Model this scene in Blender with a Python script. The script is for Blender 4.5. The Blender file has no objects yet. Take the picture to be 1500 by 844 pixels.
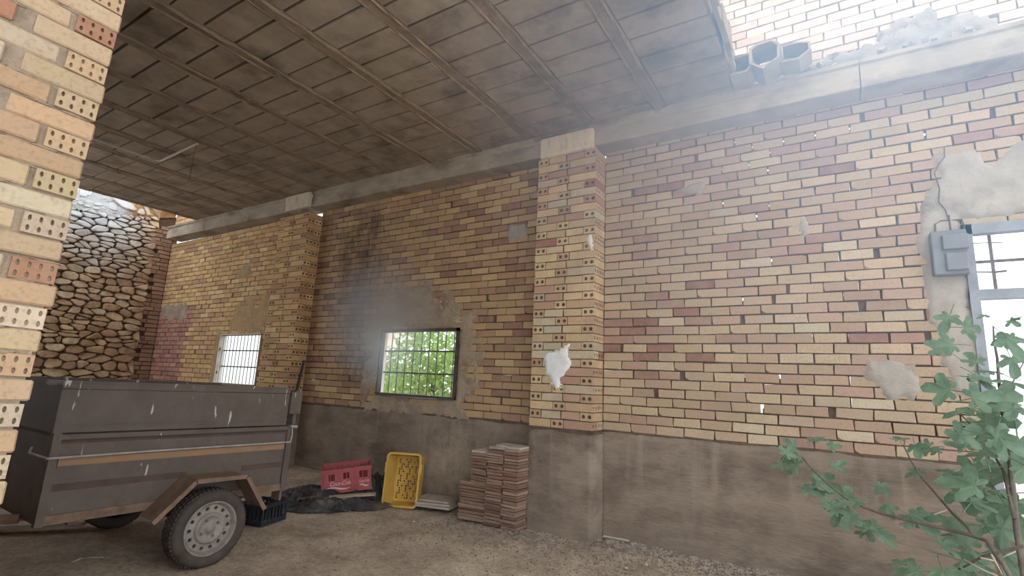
import bpy, bmesh, math, random
import numpy as np
from mathutils import Vector, Matrix, noise as mnoise
random.seed(7); rng = np.random.default_rng(7)
R = random.uniform
SC = bpy.context.scene
COL = SC.collection
DZ = 0.98                                   # height of the top of the cement dado above the floor

# ------------------------------------------------------------------ camera
CAM = np.array([1.2875, -4.797, 0.414 + DZ])
YAW, PITCH, ROLL, FPX = -0.5711, 0.1844, 0.0451, 743.06
def cam_axes():
    cy, sy, cp, sp, cr, sr = math.cos(YAW), math.sin(YAW), math.cos(PITCH), math.sin(PITCH), math.cos(ROLL), math.sin(ROLL)
    f = np.array([sy*cp, cy*cp, sp]); r = np.array([cy, -sy, 0.]); u = np.cross(r, f)
    return cr*r + sr*u, -sr*r + cr*u, f
RT, UP, FW = cam_axes()
cd = bpy.data.cameras.new('camera'); cam = bpy.data.objects.new('camera', cd); COL.objects.link(cam)
cd.sensor_width = 36; cd.lens = FPX/1500*36; cd.clip_start = .05; cd.clip_end = 300
cam.matrix_world = Matrix(((RT[0], UP[0], -FW[0], CAM[0]), (RT[1], UP[1], -FW[1], CAM[1]), (RT[2], UP[2], -FW[2], CAM[2]), (0, 0, 0, 1)))
SC.camera = cam
def proj(p):
    d = np.asarray(p, float) - CAM; z = d @ FW
    return 750 + FPX*(d @ RT)/z, 422 - FPX*(d @ UP)/z, z
def at(x, y, Y):                            # the point at depth Y that the photograph shows at pixel x, y
    d = FW + RT*(x-750)/FPX - UP*(y-422)/FPX
    return CAM + d*(Y-CAM[1])/d[1]

# ------------------------------------------------------------------ sky, exposure
w = bpy.data.worlds.new('sky'); SC.world = w; w.use_nodes = True
bg = w.node_tree.nodes['Background']; bg.inputs[0].default_value = (.86, .93, 1.0, 1); bg.inputs[1].default_value = 1.55
SC.view_settings.view_transform = 'Standard'; SC.view_settings.look = 'None'
SC.view_settings.exposure = 0.75; SC.view_settings.gamma = 1; SC.view_settings.use_curve_mapping = False
SC.cycles.max_bounces = 10; SC.cycles.diffuse_bounces = 6
SC.cycles.use_denoising = True

# ------------------------------------------------------------------ materials
def srgb(r, g, b):
    return tuple(((c/255)/12.92 if c/255 <= .04045 else (((c/255)+.055)/1.055)**2.4) for c in (r, g, b)) + (1,)
class NT:
    def __init__(s, name):
        s.m = bpy.data.materials.new(name); s.m.use_nodes = True; s.t = s.m.node_tree; s.t.nodes.clear()
        s.o = s.n('ShaderNodeOutputMaterial'); s.b = s.n('ShaderNodeBsdfPrincipled'); s.l(s.b.outputs[0], s.o.inputs[0])
    def n(s, k, **kw):
        x = s.t.nodes.new(k)
        for a, v in kw.items(): setattr(x, a, v)
        return x
    def l(s, a, b): s.t.links.new(a, b)
    def put(s, sock, v):
        if isinstance(v, bpy.types.NodeSocket): s.l(v, sock)
        else: sock.default_value = v
    def math(s, op, a, b=0., c=None, clamp=False):
        x = s.n('ShaderNodeMath', operation=op, use_clamp=clamp); s.put(x.inputs[0], a); s.put(x.inputs[1], b)
        if c is not None: s.put(x.inputs[2], c)
        return x.outputs[0]
    def pos(s, kind='world'):
        return s.n('ShaderNodeNewGeometry').outputs['Position'] if kind == 'world' else s.n('ShaderNodeTexCoord').outputs['Object']
    def map(s, v, sc=(1, 1, 1), loc=(0, 0, 0), rot=(0, 0, 0)):
        x = s.n('ShaderNodeMapping'); s.l(v, x.inputs[0]); x.inputs['Scale'].default_value = sc; x.inputs['Location'].default_value = loc; x.inputs['Rotation'].default_value = rot
        return x.outputs[0]
    def noise(s, v, scale, det=4, rough=.55):
        x = s.n('ShaderNodeTexNoise'); s.l(v, x.inputs['Vector']); x.inputs['Scale'].default_value = scale; x.inputs['Detail'].default_value = det; x.inputs['Roughness'].default_value = rough
        return x.outputs[0]
    def ramp(s, f, lo, hi, a=0., b=1.):
        x = s.n('ShaderNodeMapRange'); s.put(x.inputs[0], f); x.inputs[1].default_value = lo; x.inputs[2].default_value = hi; x.inputs[3].default_value = a; x.inputs[4].default_value = b
        return x.outputs[0]
    def mix(s, f, a, b, mode='MIX'):
        x = s.n('ShaderNodeMix', data_type='RGBA', blend_type=mode); s.put(x.inputs[0], f); s.put(x.inputs[6], a); s.put(x.inputs[7], b)
        return x.outputs[2]
    def done(s, col, rough=.9, bump=None, strength=.4, dist=.01, metal=0., spec=.3):
        s.put(s.b.inputs['Base Color'], col); s.put(s.b.inputs['Roughness'], rough); s.b.inputs['Metallic'].default_value = metal
        s.b.inputs['Specular IOR Level'].default_value = spec
        if bump is not None:
            x = s.n('ShaderNodeBump'); s.l(bump, x.inputs['Height']); x.inputs['Strength'].default_value = strength; x.inputs['Distance'].default_value = dist
            s.l(x.outputs[0], s.b.inputs['Normal'])
        return s.m
def soot(g, p):                             # water and soot stains that run down the middle bay
    s = g.n('ShaderNodeSeparateXYZ'); g.l(p, s.inputs[0])
    n = g.noise(g.map(p, (1, 1, .45)), 5.2, 6, .75)
    def band(x0, w_, z0, z1):
        d = g.math('ABSOLUTE', g.math('SUBTRACT', s.outputs[0], x0))
        a = g.ramp(d, w_, 0, 0, 1)
        zz = g.math('MULTIPLY', g.ramp(s.outputs[2], z0, z0+.3, 0, 1), g.ramp(s.outputs[2], z1, z1-.4, 0, 1))
        return g.math('MULTIPLY', a, zz)
    a = g.math('ADD', band(-4.28, .62, 1.15, 3.9), g.math('MULTIPLY', band(-4.75, .9, 1.9, 3.9), .45))
    return g.math('MULTIPLY', g.ramp(g.math('MULTIPLY', a, g.ramp(n, .36, .62)), .1, .7), .55)
def brick_mat(name, src, comb=False):
    g = NT(name); p = g.pos()
    if src == 'object': tint = g.n('ShaderNodeObjectInfo').outputs['Color']
    else: tint = g.n('ShaderNodeAttribute', attribute_name='tint').outputs['Color']
    a = g.noise(p, 9, 5, .6); b = g.noise(p, 60, 3, .6)
    c = g.mix(g.ramp(a, .35, .68, 0, .45), tint, srgb(176, 146, 118))
    c = g.mix(g.ramp(b, .5, .75, 0, .38), c, srgb(112, 88, 70))
    c = g.mix(g.ramp(g.noise(p, 2.1, 4, .6), .55, .72, 0, .45), c, srgb(150, 128, 108))
    c = g.mix(soot(g, p), c, srgb(44, 38, 34))
    fine = g.noise(g.map(p, (14, 14, 120)) if comb else p, 6 if comb else 130, 3, .6)
    h = g.math('ADD', g.math('MULTIPLY', fine, .5), g.math('MULTIPLY', a, .9))
    return g.done(c, .92, h, .55, .006)
def plain(name, c1, c2, scale=6, c3=None, s3=2, t3=(.55, .7), rough=.9, bump=40, bs=.4, bd=.005, stretch=(1, 1, 1), metal=0., space='world', spec=.3, stain=False, amt3=.8):
    g = NT(name); p = g.pos(space); q = g.map(p, stretch)
    a = g.noise(q, scale, 5, .62)
    c = g.mix(g.ramp(a, .32, .68), c1, c2)
    if c3: c = g.mix(g.ramp(g.noise(q, s3, 5, .65), t3[0], t3[1], 0, amt3), c, c3)
    if stain: c = g.mix(soot(g, p), c, srgb(48, 42, 38))
    h = g.math('ADD', g.noise(q, bump, 4, .6), g.math('MULTIPLY', a, .8))
    return g.done(c, rough, h, bs, bd, metal, spec)
M = {}
M['brick'] = brick_mat('fired_brick', 'object')
M['brick_mass'] = brick_mat('fired_brick_mass', 'attribute')
M['brick_comb'] = brick_mat('combed_brick', 'object', True)
M['mortar'] = plain('mortar', srgb(84, 70, 59), srgb(110, 93, 78), 14, srgb(66, 54, 45), 3, stain=True)
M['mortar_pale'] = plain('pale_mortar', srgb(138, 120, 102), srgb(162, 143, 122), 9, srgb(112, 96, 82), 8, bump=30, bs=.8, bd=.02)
def dado_mat():
    g = NT('cement_render'); p = g.pos(); q = g.map(p, (1, 1, 2.2)); s = g.n('ShaderNodeSeparateXYZ'); g.l(p, s.inputs[0])
    a = g.noise(q, 2.2, 6, .65); c = g.mix(g.ramp(a, .32, .68), srgb(118, 103, 90), srgb(146, 130, 114))
    c = g.mix(g.ramp(g.noise(q, 1.5, 6, .7), .48, .66, 0, .8), c, srgb(96, 84, 74))
    st = g.noise(g.map(p, (9, 9, .7)), 1.0, 4, .6)                       # pale runs down the render and salt bloom by the crates
    c = g.mix(g.math('MULTIPLY', g.ramp(st, .52, .72, 0, .45), g.ramp(s.outputs[2], .2, .7)), c, srgb(158, 144, 128))
    d = g.n('ShaderNodeVectorMath', operation='DISTANCE'); g.l(g.map(p, (1, 1, .9)), d.inputs[0]); d.inputs[1].default_value = (-2.5, 0, .42)
    b = g.math('MULTIPLY', g.ramp(d.outputs['Value'], .75, .1), g.ramp(g.noise(g.map(p, (1, 1, .6)), 6, 6, .75), .36, .62))
    c = g.mix(g.math('MULTIPLY', b, .8), c, srgb(176, 160, 138))
    h = g.math('ADD', g.noise(q, 26, 5, .65), g.math('MULTIPLY', g.noise(g.map(p, (3, 3, 14), rot=(0, .5, 0)), 2, 4), 1.2))
    return g.done(c, .93, h, .55, .012)
M['dado'] = dado_mat()
M['plaster'] = plain('grey_plaster', srgb(148, 138, 126), srgb(172, 162, 150), 5, srgb(124, 114, 104), 3, bump=30, bs=.6, bd=.012)
M['plaster_white'] = plain('white_plaster', srgb(208, 206, 202), srgb(228, 226, 222), 8, bump=30, bs=.4, bd=.008)
M['plaster_grey'] = plain('grey_brown_plaster', srgb(156, 139, 118), srgb(176, 159, 137), 5, srgb(138, 121, 102), 4, (.45, .62), bump=26, bs=.8, bd=.02)
M['plaster_tan'] = plain('earth_plaster', srgb(168, 140, 104), srgb(188, 158, 118), 5, srgb(148, 122, 92), 4, bump=26, bs=.8, bd=.02)
M['block'] = plain('ceiling_block_concrete', srgb(144, 129, 111), srgb(172, 155, 135), 3.2, srgb(104, 91, 78), 1.7, (.5, .68), bump=110, bs=.5, bd=.006)
M['joist'] = plain('joist_concrete', srgb(130, 112, 94), srgb(156, 136, 114), 7, srgb(98, 83, 70), 4, bump=60, bs=.7, bd=.012)
M['beam'] = plain('beam_concrete', srgb(150, 136, 118), srgb(176, 162, 143), 3, srgb(114, 100, 86), 1.8, (.52, .68), bump=50, bs=.4, bd=.008, stretch=(1, 1, 2))
M['cap'] = plain('cap_concrete', srgb(196, 180, 156), srgb(214, 198, 174), 6, srgb(150, 132, 110), 8, bump=40, bs=.5, bd=.01, stretch=(2, 1, .6))
M['stone'] = plain('rubble_stone', srgb(158, 126, 92), srgb(190, 160, 122), 5, srgb(120, 94, 72), 3.5, (.5, .66), bump=34, bs=.7, bd=.012)
M['earth'] = plain('earth_mortar', srgb(84, 66, 52), srgb(112, 90, 72), 9, bump=30, bs=.7, bd=.02)
M['pebble'] = plain('pebbles', srgb(128, 116, 104), srgb(170, 158, 144), 18, srgb(84, 74, 66), 22, (.5, .6), bump=80)
M['gravel'] = plain('grey_gravel', srgb(104, 94, 86), srgb(146, 134, 122), 18, srgb(72, 64, 58), 22, (.5, .6), bump=80)
M['steel_dark'] = plain('dark_frame_paint', srgb(64, 58, 52), srgb(88, 80, 72), 9, srgb(110, 84, 64), 12, (.6, .7), rough=.6, bump=60, bs=.15)
M['steel_grey'] = plain('grey_frame_paint', srgb(126, 128, 132), srgb(146, 148, 152), 7, srgb(112, 104, 98), 9, (.6, .7), rough=.55, bump=60, bs=.15)
M['bar'] = plain('bar_iron', srgb(84, 78, 74), srgb(110, 102, 96), 20, rough=.6, bump=60, bs=.2)
M['reveal'] = plain('pale_render', srgb(196, 190, 182), srgb(214, 208, 200), 5, bump=30, bs=.3)
M['box'] = plain('meter_box_plastic', srgb(112, 112, 114), srgb(128, 128, 130), 6, rough=.5, bump=50, bs=.1)
M['conduit'] = plain('conduit_plastic', srgb(186, 172, 154), srgb(200, 186, 168), 9, rough=.6, bump=50, bs=.1)
M['wire'] = plain('dusty_wire', srgb(92, 80, 70), srgb(110, 98, 88), 9, rough=.7, bump=50, bs=.1)
def trailer_mat():
    g = NT('weathered_grey_paint'); p = g.pos()
    a = g.noise(p, 5, 5, .65); b = g.noise(g.map(p, (1, 1, .3)), 11, 5, .7)
    c = g.mix(g.ramp(a, .3, .7), srgb(88, 77, 70), srgb(104, 92, 84))
    c = g.mix(g.ramp(b, .56, .72, 0, .55), c, srgb(84, 70, 62))
    c = g.mix(g.ramp(g.noise(p, 3.1, 5, .7), .6, .72, 0, .6), c, srgb(62, 56, 53))
    s = g.n('ShaderNodeSeparateXYZ'); g.l(p, s.inputs[0])
    d = g.noise(g.map(p, (1, 26, 5)), 1.0, 2, .4)
    top = g.ramp(s.outputs[2], .8, 1.2, .01, .085)
    c = g.mix(g.ramp(g.math('ADD', d, top), .745, .775, 0, .85), c, srgb(196, 190, 182))
    return g.done(c, .62, g.math('ADD', a, g.noise(p, 70, 3)), .25, .004)
M['trailer'] = trailer_mat()
M['rust'] = plain('rusty_steel', srgb(110, 88, 74), srgb(136, 110, 92), 8, srgb(82, 68, 60), 5, rough=.85, bump=60, bs=.5)
M['ochre'] = plain('ochre_rust_strip', srgb(138, 108, 84), srgb(156, 122, 92), 6, srgb(110, 92, 80), 6, rough=.8, bump=50, bs=.3, stretch=(1, .4, 1))
M['groove'] = plain('shadow_groove_paint', srgb(74, 60, 54), srgb(92, 76, 68), 6, rough=.8, bump=50, bs=.3)
M['tyre'] = plain('dusty_rubber', srgb(58, 52, 48), srgb(84, 75, 68), 9, rough=.85, bump=90, bs=.3)
M['rim'] = plain('dull_silver_rim', srgb(128, 118, 110), srgb(150, 140, 132), 10, srgb(100, 86, 76), 9, (.55, .7), rough=.5, bump=60, bs=.15)
M['rod'] = plain('pale_rod', srgb(150, 140, 132), srgb(176, 166, 158), 14, rough=.5, bump=60, bs=.15)
M['red'] = plain('faded_red_plastic', srgb(158, 76, 78), srgb(176, 92, 94), 5, srgb(136, 72, 72), 8, rough=.5, bump=40, bs=.1)
M['print'] = plain('faded_white_print', srgb(216, 176, 172), srgb(230, 196, 190), 30, rough=.6, bump=40, bs=.1)
M['yellow'] = plain('yellow_plastic', srgb(198, 158, 74), srgb(210, 172, 90), 5, srgb(160, 124, 64), 4, (.55, .72), rough=.5, bump=40, bs=.15)
M['black'] = plain('black_plastic', srgb(36, 38, 42), srgb(56, 60, 66), 9, srgb(104, 108, 112), 14, (.6, .72), rough=.5, bump=60, bs=.2)
M['sheet'] = plain('black_sheet', srgb(40, 38, 38), srgb(72, 68, 66), 6, srgb(112, 102, 94), 4, (.52, .7), rough=.42, bump=24, bs=.6, bd=.02)
M['tile'] = None
def tint_mat(name, dark, amt=.5):
    g = NT(name); p = g.pos()
    c = g.mix(g.ramp(g.noise(p, 12, 5, .6), .4, .7, 0, amt), g.n('ShaderNodeObjectInfo').outputs['Color'], dark)
    return g.done(c, .9, g.noise(p, 70, 4), .5, .005)
M['tile'] = tint_mat('dusty_clay_tile', srgb(112, 88, 74))
M['slab'] = plain('pale_slab', srgb(164, 152, 138), srgb(186, 174, 160), 6, srgb(130, 116, 102), 5, bump=50, bs=.3)
M['wood'] = plain('weathered_wood', srgb(150, 136, 118), srgb(178, 162, 142), 4, stretch=(1, 8, 8), bump=40, bs=.3)
M['bark'] = plain('fig_bark', srgb(84, 74, 66), srgb(112, 100, 90), 16, bump=70, bs=.4)
M['twig'] = plain('dry_twig', srgb(168, 152, 130), srgb(190, 174, 150), 16, bump=70, bs=.3)
def leaf_mat(name, c1, c2, tr=.35):
    g = NT(name); p = g.pos(); c = g.mix(g.ramp(g.noise(p, 14, 3), .35, .65), c1, c2)
    m = g.done(c, .55, g.noise(p, 60, 3), .2, .004, spec=.4)
    t = g.n('ShaderNodeBsdfTranslucent'); g.l(c, t.inputs[0])
    x = g.n('ShaderNodeMixShader'); x.inputs[0].default_value = tr; g.l(g.b.outputs[0], x.inputs[1]); g.l(t.outputs[0], x.inputs[2]); g.l(x.outputs[0], g.o.inputs[0])
    return m
M['leaf'] = leaf_mat('fig_leaf', srgb(88, 112, 90), srgb(116, 138, 110))
M['foliage'] = leaf_mat('tree_foliage', srgb(140, 166, 96), srgb(184, 204, 136), .5)
M['white_wall'] = plain('white_render', srgb(226, 226, 224), srgb(238, 238, 236), 3, bump=20, bs=.2)
M['ground_out'] = plain('pale_outdoor_ground', srgb(176, 166, 150), srgb(200, 190, 174), 1.2, bump=20, bs=.4)
def floor_mat():
    g = NT('dirt'); p = g.pos()
    a = g.noise(p, 2.2, 8, .75); b = g.noise(p, 26, 6, .75); s = g.n('ShaderNodeTexVoronoi'); g.l(p, s.inputs['Vector']); s.inputs['Scale'].default_value = 46
    c = g.mix(g.ramp(a, .36, .64), srgb(152, 133, 114), srgb(206, 186, 162))
    c = g.mix(g.ramp(b, .48, .66, 0, .6), c, srgb(112, 96, 82))
    c = g.mix(g.ramp(g.noise(p, 70, 4, .7), .62, .7, 0, .6), c, srgb(222, 208, 190))
    h = g.math('ADD', g.math('MULTIPLY', b, 1.2), g.ramp(s.outputs['Distance'], 0, .5, .6, 0))
    return g.done(c, .95, h, .8, .014)
M['dirt'] = floor_mat()

# ------------------------------------------------------------------ builders
def tag(o, label=None, cat=None, group=None, kind=None):
    for k, v in (('label', label), ('category', cat), ('group', group), ('kind', kind)):
        if v: o[k] = v
    return o
def link(name, me, m=None, parent=None, loc=(0, 0, 0), rot=(0, 0, 0), sc=(1, 1, 1), color=None):
    o = bpy.data.objects.new(name, me); COL.objects.link(o)
    if m is not None and not me.materials: me.materials.append(m)
    o.location = loc; o.rotation_euler = rot; o.scale = sc
    if color: o.color = color
    if parent: o.parent = parent
    return o
def empty(name, loc=(0, 0, 0), rot=(0, 0, 0)):
    o = bpy.data.objects.new(name, None); COL.objects.link(o); o.location = loc; o.rotation_euler = rot; o.empty_display_size = .1
    return o
def mesh(name, v, f, smooth=False):
    me = bpy.data.meshes.new(name); me.from_pydata([tuple(p) for p in v], [], f); me.update()
    if smooth: me.polygons.foreach_set('use_smooth', [True]*len(me.polygons))
    return me
class MB:
    """collects boxes, tubes and prisms into one mesh"""
    def __init__(s): s.v = []; s.f = []
    def add(s, v, f):
        n = len(s.v); s.v += [tuple(p) for p in v]; s.f += [tuple(i+n for i in q) for q in f]; return s
    def box(s, x0, x1, y0, y1, z0, z1, mtx=None):
        v = [(x, y, z) for x in (x0, x1) for y in (y0, y1) for z in (z0, z1)]
        if mtx is not None: v = [mtx @ Vector(p) for p in v]
        return s.add(v, [(0, 1, 3, 2), (4, 6, 7, 5), (0, 4, 5, 1), (2, 3, 7, 6), (0, 2, 6, 4), (1, 5, 7, 3)])
    def tube(s, pts, r, n=6, cap=True):
        pts = [Vector(p) for p in pts]; rr = r if isinstance(r, (list, tuple)) else [r]*len(pts); v = []; f = []
        for i, p in enumerate(pts):
            d = (pts[min(i+1, len(pts)-1)] - pts[max(i-1, 0)]).normalized()
            a = d.cross(Vector((0, 0, 1))) if abs(d.z) < .9 else d.cross(Vector((1, 0, 0))); a.normalize(); b = d.cross(a)
            v += [p + (a*math.cos(2*math.pi*k/n) + b*math.sin(2*math.pi*k/n))*rr[i] for k in range(n)]
        for i in range(len(pts)-1):
            f += [(i*n+k, i*n+(k+1) % n, (i+1)*n+(k+1) % n, (i+1)*n+k) for k in range(n)]
        if cap: f += [tuple(range(n-1, -1, -1)), tuple((len(pts)-1)*n+k for k in range(n))]
        return s.add(v, f)
    def prism(s, prof, axis, a, b):          # closed profile (2-D) swept along axis 'x' or 'y'
        n = len(prof); mk = (lambda u, q, t: (t, u, q)) if axis == 'x' else (lambda u, q, t: (u, t, q))
        v = [mk(u, q, a) for u, q in prof] + [mk(u, q, b) for u, q in prof]
        return s.add(v, [(k, (k+1) % n, n+(k+1) % n, n+k) for k in range(n)] + [tuple(range(n-1, -1, -1)), tuple(range(n, 2*n))])
    def lathe(s, prof, n=40, axis='x', c=(0, 0, 0)):      # prof: (radius, offset along axis)
        v = []; f = []
        for r, o in prof:
            for k in range(n):
                t = 2*math.pi*k/n; v.append((c[0]+o, c[1]+r*math.cos(t), c[2]+r*math.sin(t)))
        for i in range(len(prof)-1):
            f += [(i*n+k, i*n+(k+1) % n, (i+1)*n+(k+1) % n, (i+1)*n+k) for k in range(n)]
        return s.add(v, f)
    def me(s, name, smooth=False): return mesh(name, s.v, s.f, smooth)
    def obj(s, name, m, parent=None, smooth=False, **kw): return link(name, s.me(name, smooth), m, parent, **kw)
def recalc(me):
    bm = bmesh.new(); bm.from_mesh(me); bmesh.ops.recalc_face_normals(bm, faces=bm.faces); bm.to_mesh(me); bm.free(); return me
def bevel_box(name, x, y, z, off=.004, jit=.0, seed=0, seg=1):
    rd = random.Random(seed); bm = bmesh.new(); bmesh.ops.create_cube(bm, size=1)
    for v in bm.verts: v.co = Vector((v.co.x*x + rd.uniform(-jit, jit), v.co.y*y + rd.uniform(-jit, jit)*.4, v.co.z*z + rd.uniform(-jit, jit)*.6))
    bmesh.ops.bevel(bm, geom=list(bm.edges), offset=off, segments=seg, affect='EDGES', profile=.6)
    me = bpy.data.meshes.new(name); bm.to_mesh(me); bm.free(); return me
def fbm(x, y, z=0., o=4): return mnoise.fractal(Vector((x, y, z)), 1., 2., o)

# ------------------------------------------------------------------ bricks
BL, BH, BD, PIT = .243, .0752, .06, .0836
BV = [bevel_box('brick', BL, BD, BH, R(.003, .006), .005, 100+i) for i in range(8)]
for b_ in BV: b_.materials.append(M['brick'])
def chipped(seed):                           # a brick with one front corner knocked off
    rd = random.Random(seed); bm = bmesh.new(); bmesh.ops.create_cube(bm, size=1)
    for v in bm.verts: v.co = Vector((v.co.x*BL, v.co.y*BD, v.co.z*BH))
    c = Vector((rd.choice((-1, 1))*BL/2, -BD/2, rd.choice((-1, 1))*BH/2)); n = Vector((c.x/abs(c.x)*.55, -.75, c.z/abs(c.z)*.8)).normalized()
    r_ = bmesh.ops.bisect_plane(bm, geom=bm.verts[:]+bm.edges[:]+bm.faces[:], plane_co=c - n*rd.uniform(.014, .026), plane_no=n, clear_outer=True)
    bmesh.ops.holes_fill(bm, edges=[e for e in bm.edges if e.is_boundary])
    bmesh.ops.bevel(bm, geom=list(bm.edges), offset=.0025, segments=1, affect='EDGES')
    me = bpy.data.meshes.new('brick'); bm.to_mesh(me); bm.free(); me.materials.append(M['brick']); return me
BV += [chipped(i) for i in range(4)]
def cells_face(y0, y1, z0, z1, ny, nz, rad, depth, x, sgn):
    """a face at x with ny*nz round holes, each a real blind hole"""
    v = []; f = []
    cy, cz = (y1-y0)/ny, (z1-z0)/nz
    for a in range(ny):
        for b in range(nz):
            m = (y0+(a+.5)*cy, z0+(b+.5)*cz); n = len(v)
            for k in range(8):
                t = math.pi/4*k; u = (math.cos(t), math.sin(t)); q = max(abs(u[0]), abs(u[1]))
                v.append((x, m[0]+u[0]/q*cy/2, m[1]+u[1]/q*cz/2))
            for dx in (0, -sgn*depth):
                for k in range(8):
                    t = math.pi/4*k; v.append((x+dx, m[0]+rad*math.cos(t), m[1]+rad*math.sin(t)))
            for k in range(8):
                j = (k+1) % 8
                f += [(n+k, n+j, n+8+j, n+8+k), (n+8+k, n+8+j, n+16+j, n+16+k)]
            f.append(tuple(n+16+k for k in range(8)))
    return v, f
def pierced(name, L, D, H, ny, nz, rad, ends=(1, -1), jit=.002, seed=0):
    rd = random.Random(seed); m = MB(); a, b, c = L/2, D/2, H/2
    V = [(x, y, z) for x in (-a, a) for y in (-b, b) for z in (-c, c)]
    m.add(V, [(0, 4, 5, 1), (2, 3, 7, 6), (0, 2, 6, 4), (1, 5, 7, 3)])
    for s in (1, -1):
        if s in ends: m.add(*cells_face(-b, b, -c, c, ny, nz, rad, .05, s*a, s))
        else: m.add([(s*a, y, z) for y, z in ((-b, -c), (b, -c), (b, c), (-b, c))], [(0, 1, 2, 3)])
    me = m.me(name); bm = bmesh.new(); bm.from_mesh(me); bmesh.ops.remove_doubles(bm, verts=bm.verts, dist=.0004)
    bmesh.ops.recalc_face_normals(bm, faces=bm.faces); bm.to_mesh(me); bm.free()
    me.materials.append(M['brick']); return me
def dim(c, a, b): k = R(a, b); return tuple(x*k for x in c[:3]) + (1,)
def tint(pal):
    c = random.choices([p[1] for p in pal], [p[0] for p in pal])[0]; k = R(.84, 1.1)*pal[0][2]; y = .3*c[0]+.55*c[1]+.15*c[2]; q = pal[0][3]
    return tuple(max(0, min(1, (y+(c[i]-y)*q)*k*R(.97, 1.03))) for i in range(3)) + (1,)
P_R = [(52, srgb(206, 178, 140), .745, .82), (20, srgb(198, 164, 134)), (13, srgb(190, 152, 130)), (6, srgb(180, 136, 120)), (3, srgb(160, 108, 96)), (10, srgb(212, 190, 158))]
P_M = [(36, srgb(196, 158, 106), .95, .84), (26, srgb(184, 146, 102)), (20, srgb(168, 128, 98)), (8, srgb(150, 108, 88)), (10, srgb(204, 170, 116))]
P_L = [(56, srgb(206, 168, 112), 1.14, .94), (24, srgb(192, 152, 106)), (10, srgb(178, 136, 104)), (10, srgb(214, 182, 132))]
P_P = [(56, srgb(218, 188, 142), 0.84, 0.95), (16, srgb(202, 164, 132)), (10, srgb(190, 148, 124)), (3, srgb(164, 100, 84)), (16, srgb(206, 190, 160))]
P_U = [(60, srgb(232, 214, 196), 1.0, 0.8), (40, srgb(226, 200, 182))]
P_RED = [(60, srgb(182, 122, 108), 1.0, 0.85), (25, srgb(170, 110, 98)), (15, srgb(190, 136, 118))]
P_F = [(48, srgb(222, 188, 140), 0.74, 0.85), (26, srgb(216, 174, 126)), (8, srgb(196, 132, 94)), (18, srgb(224, 200, 164))]
P_Q = [(60, srgb(172, 130, 104), 1.0, 0.85), (40, srgb(154, 114, 94))]

def lay_wall(parent, x0, x1, zlo, zhi, holes, pal, quota, name='brick', leaks=(), palfn=None, ragged=None, mm='mortar'):
    """half-brick courses in running bond between x0 and x1; the largest in view become parts, the rest one stuff mesh"""
    items = []; mort = MB()
    j0, j1 = int(round(zlo/PIT)), int(round(zhi/PIT))
    for j in range(j0, j1):
        zc = DZ + (j+.5)*PIT
        cut = sorted((h[0], h[1]) for h in holes if h[2] < zc < h[3])
        spans = []; a = x0
        for h0, h1 in cut:
            if h0 > a: spans.append((a, h0))
            a = max(a, h1)
        if a < x1: spans.append((a, x1))
        ph = (0 if j % 2 else .125) + R(-.02, .02)
        for a, b in spans:
            if ragged and abs(a-ragged) < .01: a += R(-.035, .03)
            mort.box(a, b, .020, BD-.004, zc-PIT/2-.0062, zc-PIT/2+.0062)
            js = [a]; k = math.ceil((a-ph)/.25+.35)
            while ph+k*.25 < b-.06: js.append(ph+k*.25+R(-.012, .012)); k += 1
            js.append(b)
            for u, v in zip(js, js[1:]):
                g0 = .004 if u > a else .002; g1 = .004 if v < b else .002
                if random.random() < .03: g1 += R(.02, .045)
                mid = (u+v)/2
                items.append((u+g0, v-g1, zc, j))
                leak = any(abs(v-l[0]) < .13 and abs(zc-l[1]) < PIT*.6 for l in leaks)
                if v < b:
                    if leak: mort.box(v-.007, v+.007, .02, BD-.004, zc-BH/2, zc+.002)
                    else: mort.box(v-g1-.001, v+.006, R(.016, .034), BD-.004, zc-BH/2-.003, zc+BH/2+.003)
    for a, b in ((x0, x1),) if not [h for h in holes if h[2] < DZ+j0*PIT-.02 < h[3]] else ((x0, holes[0][0]),): mort.box(a, b, .004, BD-.004, DZ+j0*PIT-.09, DZ+j0*PIT+.004)
    mort.box(x0, x1, .013, BD-.004, DZ+j1*PIT-.008, DZ+j1*PIT+.004)
    tag(mort.obj('mortar', M[mm], parent), kind='stuff')
    recs = []
    for u, v, zc, j in items:
        L = v-u
        if L < .03: continue
        px, py, d = proj(((u+v)/2, 0, zc))
        vis = d > .2 and -30 < px < 1530 and -20 < py < 864
        me = random.choice(BV[:8]) if random.random() < .88 else random.choice(BV[8:])
        pl = palfn((u+v)/2, zc) if palfn else None
        loc = ((u+v)/2, BD/2 + R(-.003, .003), zc + R(-.0015, .0015)); rot = (R(-.025, .025), R(-.011, .011), R(-.018, .018))
        recs.append((L/d/d if vis else -1/d, me, loc, rot, (L/BL, 1, R(.97, 1.02)), tint(pl or pal)))
    recs.sort(key=lambda r: -r[0])
    for _, me, loc, rot, sc, c in recs[:quota]: link(name, me, None, parent, loc, rot, sc, c)
    if recs[quota:]: mass(parent, recs[quota:])
def mass(parent, recs, nm='bricks_beyond', m=None):
    V = []; F = []; C = []
    for _, me, loc, rot, sc, c in recs:
        mt = Matrix.LocRotScale(Vector(loc), __import__('mathutils').Euler(rot), Vector(sc)); n = len(V)
        V += [tuple(mt @ q.co) for q in me.vertices]; F += [tuple(i+n for i in p.vertices) for p in me.polygons]; C += [c]*len(me.vertices)
    me = mesh(nm, V, F); at_ = me.color_attributes.new('tint', 'FLOAT_COLOR', 'POINT')
    at_.data.foreach_set('color', np.array(C, np.float32).ravel())
    tag(link(nm, me, m or M['brick_mass'], parent), kind='stuff')

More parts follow.
